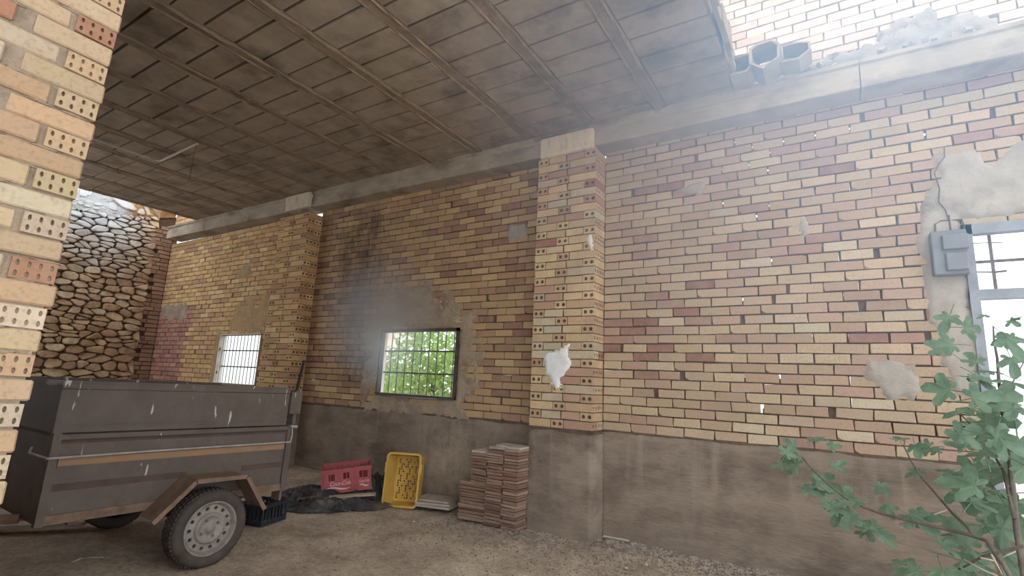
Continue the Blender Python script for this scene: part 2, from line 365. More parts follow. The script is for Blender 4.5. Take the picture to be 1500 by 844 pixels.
def inside(poly, x, z):
    c = False; n = len(poly)
    for i in range(n):
        (x0, z0), (x1, z1) = poly[i], poly[(i+1) % n]
        if (z0 > z) != (z1 > z) and x < (x1-x0)*(z-z0)/(z1-z0)+x0: c = not c
    return c
def sdist(poly, x, z):
    d = 9
    for i in range(len(poly)):
        (x0, z0), (x1, z1) = poly[i], poly[(i+1) % len(poly)]
        t = max(0, min(1, ((x-x0)*(x1-x0)+(z-z0)*(z1-z0))/max(1e-9, (x1-x0)**2+(z1-z0)**2)))
        d = min(d, math.hypot(x-x0-t*(x1-x0), z-z0-t*(z1-z0)))
    return d if inside(poly, x, z) else -d
def patch(name, parent, poly, y, m, th=.012, step=.025, rag=.05, rough=.006, seed=0, win=None):
    """smeared plaster: a ragged, uneven skin proud of the wall"""
    xs = [p[0] for p in poly]; zs = [p[1] for p in poly]; x0, x1, z0, z1 = min(xs)-.06, max(xs)+.06, min(zs)-.06, max(zs)+.06
    nx, nz = int((x1-x0)/step)+2, int((z1-z0)/step)+2; H = {}; V = []; F = []; idx = {}
    for i in range(nx):
        for k in range(nz):
            x, z = x0+i*step, z0+k*step
            if win and win[0]-.012 < x < win[1]+.012 and win[2]-.012 < z < win[3]+.012: H[i, k] = -1; continue
            H[i, k] = sdist(poly, x, z) + rag*fbm(x*5+seed, z*5, seed) + rag*.5*fbm(x*17, z*17, seed)
    def vid(i, k):
        if (i, k) not in idx:
            x, z = x0+i*step, z0+k*step; h = max(0, min(1, (H[i, k]+.02)/.035))
            idx[i, k] = len(V); V.append((x, y+.014 - h*(th+.014) - h*rough*fbm(x*9, z*9, 3), z))
        return idx[i, k]
    for i in range(nx-1):
        for k in range(nz-1):
            if max(H[i, k], H[i+1, k], H[i, k+1], H[i+1, k+1]) > 0: F.append((vid(i, k), vid(i+1, k), vid(i+1, k+1), vid(i, k+1)))
    return link(name, mesh(name, V, F, True), m, parent)
def Zp(poly): return [(x, z+DZ) for x, z in poly]

def dado(name, parent, x0, x1, y, ztop, m, y1=.06, step=.05, seed=0):
    """uneven trowelled render, a slab with a ragged upper edge"""
    nx, nz = max(2, int((x1-x0)/step)), 22; V = []; F = []
    for i in range(nx+1):
        x = x0+(x1-x0)*i/nx; zt = ztop + .018*fbm(x*3+seed, 1, seed) + .008*fbm(x*14, 2, seed)
        for k in range(nz+1):
            z = -.1+(zt+.1)*k/nz; V.append((x, y-.006*fbm(x*2.5, z*3.5, seed)-.003*fbm(x*9, z*12, seed)+(.008 if k == nz else 0), z))
    for i in range(nx):
        for k in range(nz): a = i*(nz+1)+k; F.append((a, a+nz+1, a+nz+2, a+1))
    n = len(V)
    for i in range(nx+1): V.append((x0+(x1-x0)*i/nx, y1, V[i*(nz+1)+nz][2]))
    for i in range(nx): F.append((i*(nz+1)+nz, (i+1)*(nz+1)+nz, n+i+1, n+i))
    for i in (0, nx):                        # the two ends
        a, b = i*(nz+1), n+i; c = len(V); V.append((V[a][0], y1, -.1)); F.append(tuple(range(a, a+nz+1)) + (b, c))
    return link(name, recalc(mesh(name, V, F, True)), m, parent)

# ------------------------------------------------------------------ the back wall, three bays
ST = 'structure'
wr = empty('wall_back'); tag(wr, 'pale brick back wall bay with cement dado between the near pillar and the tall window', 'wall', kind=ST)
LEAKS = [at(x, y, 0)[[0, 2]] for x, y in ((1010, 192), (1030, 190), (1069, 180), (1090, 176), (1113, 171), (1065, 207), (1114, 221), (1167, 201), (1046, 244), (1088, 237), (1117, 245), (1008, 252), (1033, 258), (1074, 252), (1069, 290), (1047, 303), (1123, 307), (1097, 324), (1103, 374), (1131, 388), (1086, 441), (1084, 553), (1132, 555), (1119, 599), (1307, 130), (1338, 124), (1266, 181), (1215, 190), (1335, 198))]
lay_wall(wr, -.675, 3.3, 0, 3.2, [(2.12, 3.4, DZ-.35, DZ+1.70)], P_R, 300, leaks=LEAKS)
dado('dado_render', wr, -.69, 2.16, -.012, DZ-.014, M['dado'], seed=1)
dado('dado_render', wr, 2.1, 3.3, -.012, DZ-.33, M['dado'], seed=5)
for i, (poly, th) in enumerate([
    ([(1.86, 1.76), (1.97, 1.98), (2.02, 2.12), (2.05, 2.30), (2.26, 2.26), (2.36, 2.14), (2.52, 2.28), (2.75, 2.2), (2.8, 1.74), (2.13, 1.74), (2.14, .5), (1.99, .45), (1.93, .8), (1.9, 1.2), (1.9, 1.5)], .014),
    ([(1.44, .65), (1.5, .72), (1.77, .66), (1.78, .44), (1.6, .42), (1.53, .52)], .010),
    ([(1.02, 1.83), (1.11, 1.92), (1.2, 1.86), (1.12, 1.75)], .006), ([(.1, 2.32), (.3, 2.36), (.28, 2.28)], .008)]):
    patch('plaster_patch', wr, Zp(poly), -.002, M['plaster'], th, seed=i*3)
wm = empty('wall_back'); wm.name = 'wall_back_middle'; tag(wm, 'soot-streaked brick back wall bay with barred window between two pillars', 'wall', kind=ST)
MWX0, MWX1, MWZ0, MWZ1 = -3.83, -2.51, DZ+.19, DZ+1.035
lay_wall(wm, -5.4, -1.33, 0, 2.93, [(MWX0, MWX1, MWZ0-.01, MWZ1+.01)], P_M, 300)
dado('dado_render', wm, -5.42, -1.3, -.012, DZ-.022, M['dado'], seed=2)
patch('plaster_patch', wm, Zp([(-4.08, .1), (-4.05, 1.0), (-3.95, 1.38), (-3.6, 1.62), (-3.0, 1.55), (-2.4, 1.2), (-2.22, .8), (-2.26, .2), (-2.5, .1), (-2.505, 1.04), (-3.835, 1.04), (-3.84, .1)]), -.001, M['plaster_grey'], .005, rag=.2, seed=4, win=(MWX0, MWX1, MWZ0, MWZ1))
patch('plaster_patch', wm, Zp([(-1.9, 2.08), (-1.86, 2.22), (-1.68, 2.24), (-1.63, 2.1), (-1.74, 2.0)]), -.003, M['plaster'], .010, seed=8)
patch('plaster_patch', wm, Zp([(-4.1, -.06), (-3.9, .12), (-3.1, .16), (-2.4, .12), (-2.3, -.02)]), -.001, M['plaster_grey'], .005, rag=.12, seed=9, win=(MWX0, MWX1, MWZ0, MWZ1))
wl = empty('wall_back'); wl.name = 'wall_back_far'; tag(wl, 'yellow brick back wall bay with a red walled-up strip at its far end', 'wall', kind=ST)
LWX0, LWX1, LWZ0, LWZ1 = -7.82, -6.56, DZ+.19, DZ+1.02
def far_pal(x, z): return P_RED if x < -9.05+.12*(z-1.8) and z < DZ+1.62 else None
lay_wall(wl, -10.25, -6.06, -2, 2.93, [(LWX0, LWX1, LWZ0-.01, LWZ1+.01)], P_L, 300, palfn=far_pal, ragged=LWX1)
patch('plaster_patch', wl, Zp([(-10.2, 1.38), (-10.18, 1.66), (-9.2, 1.62), (-9.15, 1.36), (-9.6, 1.3)]), -.003, M['plaster_grey'], .004, rag=.12, seed=21)
patch('plaster_patch', wl, Zp([(-7.85, 1.03), (-7.6, 1.10), (-7.35, 1.5), (-7.1, 1.62), (-6.5, 1.64), (-6.35, 1.3), (-6.5, 1.02)]), .0, M['plaster_tan'], .006, win=(LWX0, LWX1, LWZ0, LWZ1), rag=.22, seed=11)
patch('plaster_patch', wl, Zp([(-8.0, .1), (-7.98, 1.1), (-7.83, 1.1), (-7.84, .1)]), -.001, M['plaster_tan'], .008, seed=13)
patch('plaster_patch', wl, Zp([(-7.6, 2.0), (-7.5, 2.2), (-7.2, 2.25), (-7.15, 2.05)]), -.003, M['plaster_tan'], .008, seed=15)
dado('dado_render', wl, -10.25, -6.0, -.012, DZ-.17, M['dado'], seed=3)
wu = empty('wall_upper'); tag(wu, 'sunlit brick wall rising above the concrete beam over the broken roof', 'wall', kind=ST)
lay_wall(wu, -.1, 3.6, 3.12, 5.3, [], P_U, 240, mm='mortar_pale')
wu2 = empty('wall_upper'); wu2.name = 'wall_upper_far'; tag(wu2, 'short strip of orange brick above the far end of the beam', 'wall', kind=ST)
lay_wall(wu2, -10.25, -8.6, 3.12, 3.85, [], P_L, 60)
for i, poly in enumerate([[(1.24, 3.12), (1.3, 3.26), (1.7, 3.34), (2.0, 3.42), (2.4, 3.34), (2.5, 3.12)], [(1.75, 3.4), (1.9, 3.52), (2.15, 3.5), (2.1, 3.38)]]):
    patch('crumbling_mortar', wu, Zp(poly), -.02, M['plaster'], .03, rag=.09, rough=.04, seed=30+i)

# ------------------------------------------------------------------ pillars
PB = [pierced('brick', .245, .118, BH, 2, 1, .0195, (1,), seed=i) for i in range(2)]
PB8 = [pierced('brick', .12, .245, BH, 4, 2, .0112)]
def pillar(nm, X0, X1, label, pal, z_to, cap):
    p = empty(nm, (0, 0, 0)); tag(p, label, 'pillar', kind=ST)
    Wd = X1-X0; k = Wd/.68; yf = -.25; j1 = int((z_to-DZ)/PIT)
    core = MB(); core.box(X0+.012, X1-.012, yf+.014, .06, DZ-.1, DZ+j1*PIT); core.obj('mortar', M['mortar'], p)
    def put(x0, x1, y0, y1, z, end):         # end: which side shows the pierced face: 'f' front, 'r' +X, 'l' -X, or None
        L = x1-x0; D = y1-y0; me = PB[0]; c = tint(pal); rj = (R(-.008, .008), R(-.006, .006))
        if end == 'f': link('brick', PB[0], None, p, ((x0+x1)/2, (y0+y1)/2+R(-.004, .004), z), (rj[0], rj[1], -math.pi/2+R(-.02, .02)), (D/.245, L/.118, 1), c)
        elif end in ('r', 'l'): link('brick', PB[1], None, p, ((x0+x1)/2+R(-.003, .003), (y0+y1)/2+R(-.003, .003), z), (rj[0], rj[1], (0 if end == 'r' else math.pi)+R(-.008, .008)), (L/.245, D/.118, 1), c)
        else: link('brick', random.choice(BV[:8]), None, p, ((x0+x1)/2, (y0+y1)/2, z), (rj[0], rj[1], R(-.008, .008)), (L/BL, D/BD, 1), c)
    for j in range(j1):
        z = DZ+(j+.5)*PIT; q = R(-.012, .012)
        if j % 2 == 0:
            a = X0+.25*k+q; b = a+.135*k
            put(X0, a-.005, yf, yf+.118, z, 'l'); put(a+.003, b-.003, yf, yf+.24, z, 'f'); put(b+.005, X1, yf, yf+.118, z, 'r'); put(X1-.25, X1, yf+.127, yf+.245, z, 'r')
        else:
            a = X0+.125*k; b = X1-.128*k; m = (a+b)/2+q*2
            put(X0, a-.004, yf, yf+.245, z, 'f'); put(a+.003, m-.006, yf, yf+.118, z, None); put(m+.006, b-.004, yf, yf+.118, z, None); put(b+.003, X1, yf, yf+.245, z, 'f')
    dado('dado_render', p, X0-.012, X1+.014, yf-.014, DZ-.035, M['dado'], y1=.02, seed=6)
    # poured cap between pillar and beam
    me = bevel_box('pillar_cap', Wd*cap[2], .29, cap[1]-cap[0], .03, .012, 5, 2)
    bm = bmesh.new(); bm.from_mesh(me); bmesh.ops.subdivide_edges(bm, edges=bm.edges, cuts=2, use_grid_fill=True)
    for v in bm.verts: v.co += Vector((1, 1, 1))*.010*fbm(v.co.x*7, v.co.y*7, v.co.z*7)
    bm.to_mesh(me); bm.free()
    link('pillar_cap', me, M['cap'], p, ((X0+X1)/2+cap[3], -.135, (cap[0]+cap[1])/2))
    return p
pm = pillar('brick_pillar', -1.355, -.675, 'near brick pillar with pierced header bricks and a pale concrete cap', P_P, 3.83, (3.82, 4.055, .93, -.01))
patch('plaster_splash', pm, Zp([(-1.2, .72), (-1.1, .8), (-.95, .76), (-.92, .62), (-1.0, .5), (-1.05, .42), (-1.12, .52), (-1.2, .58)]), -.252, M['plaster_white'], .012, .02, rag=.07, seed=17)
patch('plaster_splash', pm, Zp([(-.79, 1.88), (-.73, 1.96), (-.68, 1.9), (-.70, 1.74)]), -.252, M['plaster_white'], .01, .02, rag=.03, seed=18)
pf = pillar('brick_pillar', -6.1, -5.37, 'far brick pillar of pierced yellow bricks beside the small barred window', P_L, 3.90, (3.9, 4.15, .84, .05))

# foreground pillar at the left edge: 8-hole bricks, leaning slightly
fp = empty('brick_pillar', (-1.016, -4.2266, 0), (-.0414, -.0532, 0)); tag(fp, 'foreground pillar end of yellow bricks with eight-hole header bricks', 'pillar', kind=ST)
BF = [bevel_box('brick', .118, .245, BH, .006, .005, 300+i) for i in range(5)]
for b_ in BF: b_.materials.append(M['brick_comb'])
PB8[0].materials.clear(); PB8[0].materials.append(M['brick_comb'])
core = MB(); core.box(-.48, -.012, -.86, -.012, 0, 4.06); core.obj('mortar', M['mortar_pale'], fp)
for j in range(48):
    z = .004+.0836*j+BH/2; xo = R(-.006, .004); sg = (1, 1, R(.97, 1.03))
    if j % 2 == 0:
        link('brick', PB8[0], None, fp, (-.06+xo, -.066, z), (R(-.01, .01), R(-.02, .02), R(-.02, .02)), (1, .127/.245, 1), tint(P_F)); y = -.145 - R(0, .01)
    else: y = R(-.006, .012)
    while y > -.80:
        L = min(.245+R(-.008, .01), y+.86)
        link('brick', random.choice(BF), None, fp, (-.06+R(-.008, .006), y-L/2, z), (R(-.012, .012), R(-.02, .02), R(-.02, .02)), (1, L/.245, R(.97, 1.04)), tint(P_F))
        y -= L + (R(.04, .07) if (j % 2 and y > -.1) else R(.008, .03))
mb = MB()
for j in range(12, 36):                      # squeezed-out mortar lumps between bricks
    z = .004+.0836*j; y = -R(.02, .7)
    for k in range(2):
        y = -R(.02, .7); n = 8; r0 = R(.012, .022); v = []; f = []
        for i in range(5):
            for q in range(n):
                t = 2*math.pi*q/n; s = math.sin(math.pi*(i+.5)/5)
                v.append((-.012+r0*.6*s*math.cos(t)+R(-.002, .002), y-R(.03, .06)*math.cos(math.pi*(i+.5)/5), z-.005+r0*.5*s*math.sin(t)))
        for i in range(4): f += [(i*n+q, i*n+(q+1) % n, (i+1)*n+(q+1) % n, (i+1)*n+q) for q in range(n)]
        mb.add(v, f)
tag(mb.obj('mortar_lumps', M['mortar_pale'], fp, True), kind='stuff')

# ------------------------------------------------------------------ concrete beam along the top of the wall
TILT = .0085
bm_ = empty('concrete_beam', (0, 0, 3.857), (0, TILT, 0)); tag(bm_, 'pale precast concrete beam lying along the top of the brick wall', 'beam', kind=ST)
PROF = [(.06, 0), (-.217, 0), (-.225, .006), (-.225, .150), (-.213, .162), (-.213, .205), (-.235, .215), (-.235, .248), (.06, .248)]
def beam_seg(a, b):
    n = max(4, int((b-a)/.12)); m = MB(); k = len(PROF); V = []
    for i in range(n+1):
        x = a+(b-a)*i/n
        for u, q in PROF: V.append((x, u+.0035*fbm(x*6, u*40, q*40), q+.003*fbm(x*8+4, u*30, q*30)))
    F = [(i*k+q, i*k+(q+1) % k, (i+1)*k+(q+1) % k, (i+1)*k+q) for i in range(n) for q in range(k)] + [tuple(range(k)), tuple(n*k+q for q in range(k-1, -1, -1))]
    m.add(V, F); link('beam_segment', recalc(m.me('beam_segment')), M['beam'], bm_)
for a, b in ((-10.0, -6.05), (-6.045, -1.35), (-1.345, 1.585), (1.592, 3.6)): beam_seg(a, b)

# ------------------------------------------------------------------ ceiling of hollow blocks between joists
CZ = 4.108
ce = empty('ceiling', (0, 0, CZ), (0, TILT, 0)); tag(ce, 'dusty concrete block ceiling between parallel joists, broken off above the right', 'ceiling', kind=ST)
s_ = MB(); s_.box(-9.08, .69, -6.2, -.02, .19, .26); s_.obj('screed', M['joist'], ce)
BLK = []
for i in range(5):
    m = MB(); q = .018
    m.prism([(-.312, q), (-.296, 0), (.296, 0), (.312, q), (.312, .19), (-.312, .19)], 'y', -.1175, .1175); me = recalc(m.me('ceiling_block'))
    for v in me.vertices: v.co += Vector((R(-.003, .003), R(-.002, .002), R(-.003, .003)))
    me.materials.append(M['block']); BLK.append(me)
JX = [-.02-.7345*k for k in range(-1, 13)]
for i, x in enumerate(JX):
    if i == 0: continue
    cx = x+.367; off = R(0, .25)
    y = -.17 - R(.06, .2)
    link('ceiling_block', random.choice(BLK), None, ce, (cx, (y-.16)/2, 0), (0, 0, 0), (1, (-.165-y)/.235, 1))
    while y > -4.75:
        link('ceiling_block', random.choice(BLK), None, ce, (cx+R(-.003, .003), y-.127, R(-.004, .004)), (R(-.006, .006), R(-.006, .006), R(-.006, .006)))
        y -= .2535+R(0, .004)
    
for i, x in enumerate(JX):
    n = 46; V = []; F = []; y1 = -6.0
    if i == 0: continue
    pr = [(-.060, .05), (-.060, -.006), (-.046, -.014), (-.036, -.006), (.036, -.006), (.046, -.014), (.060, -.006), (.060, .05)]
    k = len(pr); wv = R(0, 50); dz = R(-.008, .006)
    for a in range(n+1):
        y = -.17+(y1+.17)*a/n
        for q, (u, z) in enumerate(pr):
            e = 1 if abs(u) > .03 else .4
            V.append((x+u+e*.010*fbm(y*5+wv, u*60, i), y, z+dz+.012*fbm(y*6, u*50+wv, i)))
    F = [(a*k+q, a*k+(q+1) % k, (a+1)*k+(q+1) % k, (a+1)*k+q) for a in range(n) for q in range(k)] + [tuple(range(k)), tuple(n*k+q for q in range(k-1, -1, -1))]
    link('joist', recalc(mesh('joist', V, F)), M['joist'], ce)
# ragged hollow block still hanging on the beam at the broken edge
def ring_cell(outer, inner, y0, y1, m):
    n = len(outer); V = [(x, y0+R(-.012, .012), z) for x, z in outer]+[(x, y0+R(-.012, .012), z) for x, z in inner]+[(x, y1, z) for x, z in outer]+[(x, y1, z) for x, z in inner]
    F = []
    for k in range(n):
        j = (k+1) % n; F += [(k, j, n+j, n+k), (2*n+k, 2*n+j, j, k), (n+k, n+j, 3*n+j, 3*n+k)]
    m.add(V, F)
def shell(c, rx, rz, t, pts): return [(c[0]+x*rx, c[1]+z*rz) for x, z in pts], [(c[0]+x*(rx-t), c[1]+z*(rz-t)) for x, z in pts]
HEX = [(-1, -.35), (-.15, -1), (1, -.45), (1, .6), (.55, 1), (-.6, 1), (-1, .75)]
m = MB(); o_, i_ = shell((.935, .075), .115, .125, .02, HEX); ring_cell(o_, i_, -.52, -.24, m)
o_, i_ = shell((1.16, .085), .11, .085, .018, [(-1, -.9), (.2, -1), (1, -.3), (.95, .5), (.2, .8), (-1, .95)]); ring_cell(o_, i_, -.46, -.24, m)
o_, i_ = shell((.745, .06), .085, .09, .018, [(-1, -.9), (.6, -1), (1, -.5), (1, .9), (-1, 1)]); ring_cell(o_, i_, -.50, -.24, m)
link('broken_block', recalc(m.me('broken_block')), M['block'], ce)
m = MB()                                     # the broken rim: stubs of block wall along the edge
yy = -.52
for k in range(22):
    L = R(.10, .2); m.box(.69, .70+R(.008, .05), yy-L, yy, R(-.012, .0), R(.05, .19)); yy -= L
tag(m.obj('broken_rim', M['block'], ce), kind='stuff')
rb = MB()
for k in range(60):
    x = R(1.18, 1.36) if k < 40 else R(1.3, 2.3); y = R(-.21, -.07); s = R(.012, .03); z = .27-.0+R(0, .02)-.25
    rb.box(-s, s, -s*.8, s*.8, -s*.7, s*.7, Matrix.Translation((x, y, z+.01)) @ Matrix.Rotation(R(0, 3), 4, Vector((R(-1, 1), R(-1, 1), 1))))
o = rb.obj('rubble', M['plaster'], None, loc=(0, 0, CZ+.015), rot=(0, TILT, 0)); tag(o, 'crumbled mortar rubble lying on the beam by the broken block', 'rubble', kind='stuff')

# ------------------------------------------------------------------ rubble stone wall at the far left end
SX = -10.25
ws = empty('wall_left'); tag(ws, 'rough rubble stone end wall, whitewash and painted skylight near the top, seen behind the trailer', 'wall', kind=ST)
m = MB(); V = []; F = []
for i in range(34):
    for k in range(46):
        u, z = i*.1, k*.1; top = 4.47+max(0, (1.1-u))*.3
        V.append((SX-.03+.02*fbm(u*4, z*4, 7), -u+.1, min(z, top)))
for i in range(33):
    for k in range(45): a = i*46+k; F.append((a, a+46, a+47, a+1))
link('bedding_mortar', mesh('bedding_mortar', V, F, True), M['earth'], ws)
m.box(SX-.5, SX-.06, -3.4, .1, 0, 4.4); m.obj('wall_core', M['earth'], ws)
def clip(poly, p, n):                        # keep the side where (x-p).n < 0
    out = []
    for i in range(len(poly)):
        a, b = poly[i], poly[(i+1) % len(poly)]; da = (a[0]-p[0])*n[0]+(a[1]-p[1])*n[1]; db = (b[0]-p[0])*n[0]+(b[1]-p[1])*n[1]
        if da <= 0: out.append(a)
        if da*db < 0: t = da/(da-db); out.append((a[0]+t*(b[0]-a[0]), a[1]+t*(b[1]-a[1])))
    return out
def stones(u0, u1, z0, z1, cw, ch):
    seeds = []; r = 0; z = z0
    while z < z1:
        h = ch*R(.6, 1.5)*(1.0 if z > 2.9 else 1.5); u = u0 + R(-.5, .5)*cw
        while u < u1+cw*.5:
            wd = cw*R(.35, 1.9)
            if random.random() < .86: seeds.append((u+wd/2+R(-.2, .2)*cw, z+h/2+R(-.5, .5)*ch))
            u += wd
        z += h
    AN = 2.1; S = np.array(seeds)*np.array([1, AN]); res = []
    for i, s in enumerate(S):
        d = np.hypot(*(S-s).T); nb = np.argsort(d)[1:18]
        poly = [(s[0]-.4, s[1]-.4), (s[0]+.4, s[1]-.4), (s[0]+.4, s[1]+.4), (s[0]-.4, s[1]+.4)]
        for q in nb:
            n = S[q]-s; L = np.hypot(*n); n = n/L; poly = clip(poly, (s[0]+n[0]*(L/2-R(.004, .016)), s[1]+n[1]*(L/2-R(.004, .016))), n)
            if len(poly) < 3: break
        poly = [(max(u0, min(u1, a)), max(z0, b/AN)) for a, b in poly]
        if len(poly) >= 3: res.append((s[0], s[1]/AN, poly))
    return res
def stone_mesh(poly, cu, cz):
    P_ = [np.array(p) for p in poly]; Q = []
    for i in range(len(P_)): a, b = P_[i], P_[(i+1) % len(P_)]; Q += [a*.74+b*.26, (a+b)/2*1.0+np.array([R(-.006, .006), R(-.005, .005)]), a*.26+b*.74]
    if len(Q) > 18: Q = [q for i, q in enumerate(Q) if i % 3 != 1]
    c = np.mean(Q, axis=0); n = len(Q); pr = R(.02, .06); tl = (R(-.2, .2), R(-.45, .2)); V = []
    for s, d in ((1., -.035), (.97, pr*.7), (.80, pr)):
        for q in Q:
            r = c+(q-c)*s*R(.90, 1.06); V.append((d+(r-c) @ np.array(tl)*(1 if d > 0 else 0)+R(-.004, .004), -(r[0]-c[0]), r[1]-c[1]))
    V.append((pr*1.08, 0, 0)); F = []
    for i in range(2): F += [(i*n+k, (i+1)*n+k, (i+1)*n+(k+1) % n, i*n+(k+1) % n) for k in range(n)]
    F += [(2*n+k, 3*n, 2*n+(k+1) % n) for k in range(n)]
    return mesh('stone', V, F), c
SP = [srgb(208, 180, 146), srgb(196, 166, 132), srgb(216, 192, 160), srgb(186, 154, 124)]
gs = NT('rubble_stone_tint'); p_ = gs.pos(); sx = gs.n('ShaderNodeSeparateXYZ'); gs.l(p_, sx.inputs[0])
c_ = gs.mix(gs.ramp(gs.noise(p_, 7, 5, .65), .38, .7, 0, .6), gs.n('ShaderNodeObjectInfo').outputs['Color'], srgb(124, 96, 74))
lime_skylight = gs.math('MULTIPLY', gs.ramp(gs.math('ADD', sx.outputs[2], gs.math('MULTIPLY', gs.noise(p_, 3, 4), 1.0)), 3.5, 4.5, 0, 1), gs.ramp(sx.outputs[1], -.35, -.95, 0, 1))  # whitewash at the head, skylight painted into the stone colour further down
c_ = gs.mix(gs.math('MULTIPLY', lime_skylight, .9), c_, srgb(206, 206, 206))
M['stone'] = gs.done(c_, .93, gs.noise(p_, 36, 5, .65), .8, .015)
st = [s for s in stones(.3, 2.05, .95, 4.42, .19, .074)]
st.sort(key=lambda s: -sum(1 for _ in s[2])*0 - (abs(sum(s[2][i][0]*s[2][(i+1) % len(s[2])][1]-s[2][(i+1) % len(s[2])][0]*s[2][i][1] for i in range(len(s[2]))))))
rest = MB()
for n_, (u, z, poly) in enumerate(st):
    me, c = stone_mesh(poly, u, z)
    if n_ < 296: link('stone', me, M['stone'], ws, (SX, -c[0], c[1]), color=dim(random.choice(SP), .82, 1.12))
    else: rest.add([(v.co.x+SX, v.co.y-c[0], v.co.z+c[1]) for v in me.vertices], [tuple(p.vertices) for p in me.polygons])
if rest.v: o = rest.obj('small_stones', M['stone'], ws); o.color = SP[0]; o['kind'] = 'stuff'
# brick quoin that ties the stone wall to the back wall
PQ = pierced('brick', .118, .245, BH, 4, 1, .011, (1,))
for j in range(0, 41):
    z = DZ+(j-2+.5)*PIT; y = -.012; e = .34 if j % 2 else .25
    while y > -e+.05:
        L = R(.12, .24); hol = random.random() < .16
        link('brick', PQ if hol else random.choice(BF), M['brick'], ws, (SX-.04+R(-.01, .008), y-L/2, z), (R(-.02, .02), R(-.02, .02), R(-.03, .03)), (1, (L-.012)/.245, R(.9, 1.02)), tint(P_Q)); y -= L
V = []; F = []                               # earth and limewash crust on the wall head
patch_pts = [(i*.05, k*.04) for i in range(0, 44) for k in range(0, 9)]
for u, q in patch_pts:
    top = 4.47+max(0, (1.1-u))*.3; V.append((SX+.02*min(1, q*12)+.03*fbm(u*6, q*9, 5)+.012, -u-.02, top-.32+q+.02*fbm(u*7, q*3, 2)))
for i in range(43):
    for k in range(8): a = i*9+k; F.append((a, a+9, a+10, a+1))
gs = NT('limewashed_crust'); p_ = gs.pos(); sx = gs.n('ShaderNodeSeparateXYZ'); gs.l(p_, sx.inputs[0])
c_ = gs.mix(gs.ramp(sx.outputs[1], -.75, -.95), gs.mix(gs.ramp(gs.noise(p_, 12, 5), .4, .6), srgb(150, 112, 74), srgb(184, 142, 98)), srgb(210, 210, 208))
link('wall_head_crust', mesh('wall_head_crust', V, F, True), gs.done(c_, .95, gs.noise(p_, 30, 5, .7), .9, .03), ws)

# front wall added out of view, its heights set to shape the light inside
wf = MB(); wf.box(-10.3, -7.2, -5.0, -4.8, 0, 1.7); wf.box(-7.2, -1.56, -5.0, -4.8, 0, 4.05); o = wf.obj('wall_front_added', M['plaster_tan']); tag(o, 'plain earth-coloured light-blocking wall added out of view beyond the trailer', 'wall', kind=ST)

# ------------------------------------------------------------------ floor
def fz(x, y):
    z = .012*fbm(x*1.2, y*1.2, 1) + .007*fbm(x*5, y*5, 2)
    d = -y
    if d < 1.0: z += .075*max(0, 1-d/.75)*max(0, min(1, (-2.6-x)/1.2)) + .02*max(0, 1-d/.4)
    z += .03*max(0, 1-math.hypot((x+1.5)/.7, (d-.55)/.4))
    return z
X = np.concatenate([np.arange(-10.6, -5, .1), np.arange(-5, 3.8, .045)]); Y = np.concatenate([np.arange(-7, -3.4, .1), np.arange(-3.4, .21, .045)])
V = [(x, y, fz(x, y)) for x in X for y in Y]; ny = len(Y)
F = [(i*ny+k, (i+1)*ny+k, (i+1)*ny+k+1, i*ny+k+1) for i in range(len(X)-1) for k in range(ny-1)]
fl = link('floor', mesh('floor', V, F, True), M['dirt']); tag(fl, 'bare beige dirt floor scattered with grit', 'floor', kind=ST)
OCT = [(1, 0, 0), (-1, 0, 0), (0, 1, 0), (0, -1, 0), (0, 0, 1), (0, 0, -1)]; OF = [(0, 2, 4), (2, 1, 4), (1, 3, 4), (3, 0, 4), (2, 0, 5), (1, 2, 5), (3, 1, 5), (0, 3, 5)]
def grit(n, fn, smin, smax):
    m = MB()
    for _ in range(n):
        x, y = fn()
        while y > -.02 or (y > -.27 and -1.37 < x < -.66): x, y = fn()
        s = smin*(smax/smin)**(random.random()**2.2); a = R(0, 6.3); ca, sa = math.cos(a), math.sin(a); z = fz(x, y)
        k = (R(.7, 1.3), R(.6, 1.1), R(.45, .8))
        m.add([(x+s*(u*k[0]*ca-v*k[1]*sa), y+s*(u*k[0]*sa+v*k[1]*ca), z+s*.25+s*q*k[2]+R(-.1, .1)*s) for u, v, q in OCT], OF)
    return m
o = grit(5200, lambda: (R(-3.4, 1.6), -abs(random.gauss(0, 1.2))-.02), .003, .014).obj('scattered_grit', M['pebble']); tag(o, 'fine loose grit scattered over the dirt floor', 'grit', kind='stuff')
o = grit(5200, lambda: (R(-.68, 1.6), -.02-abs(random.gauss(0, .13))), .004, .018).obj('gravel', M['pebble']); tag(o, 'dark gravel heaped along the foot of the dado', 'gravel', kind='stuff')
o = grit(9000, lambda: (R(-2.2, 1.5), -.15-abs(random.gauss(0, .55))), .003, .012).obj('gravel', M['gravel']); tag(o, 'grey gravel spread over the floor in front of the tiles and dado', 'gravel', kind='stuff')
o = grit(1500, lambda: (random.gauss(-1.35, .28), -.3-abs(random.gauss(0, .16))), .004, .014).obj('gravel', M['pebble']); tag(o, 'loose gravel at the foot of the near pillar and tile stack', 'gravel', kind='stuff')
STN = [bevel_box('stone', 1, .8, .6, .22, .12, 60+i) for i in range(4)]
for me in STN: me.materials.append(M['slab'])
for px, py, s, lb in ((947, 827, .034, 'larger pale stone in the gravel below the dado'), (917, 832, .026, 'smaller pale stone in the gravel beside the larger one'), (606, 764, .03, 'white chip of plaster on the floor in front of the yellow crate')):
    d = FW + RT*(px-750)/FPX - UP*(py-422)/FPX; t = (0.01-CAM[2])/d[2]; q = CAM+d*t
    o = link('stone', STN[int(px) % 4], None, None, (q[0], q[1], fz(q[0], q[1])+s*.25), (R(-.2, .2), R(-.2, .2), R(0, 3)), (s, s, s)); tag(o, lb, 'stone')
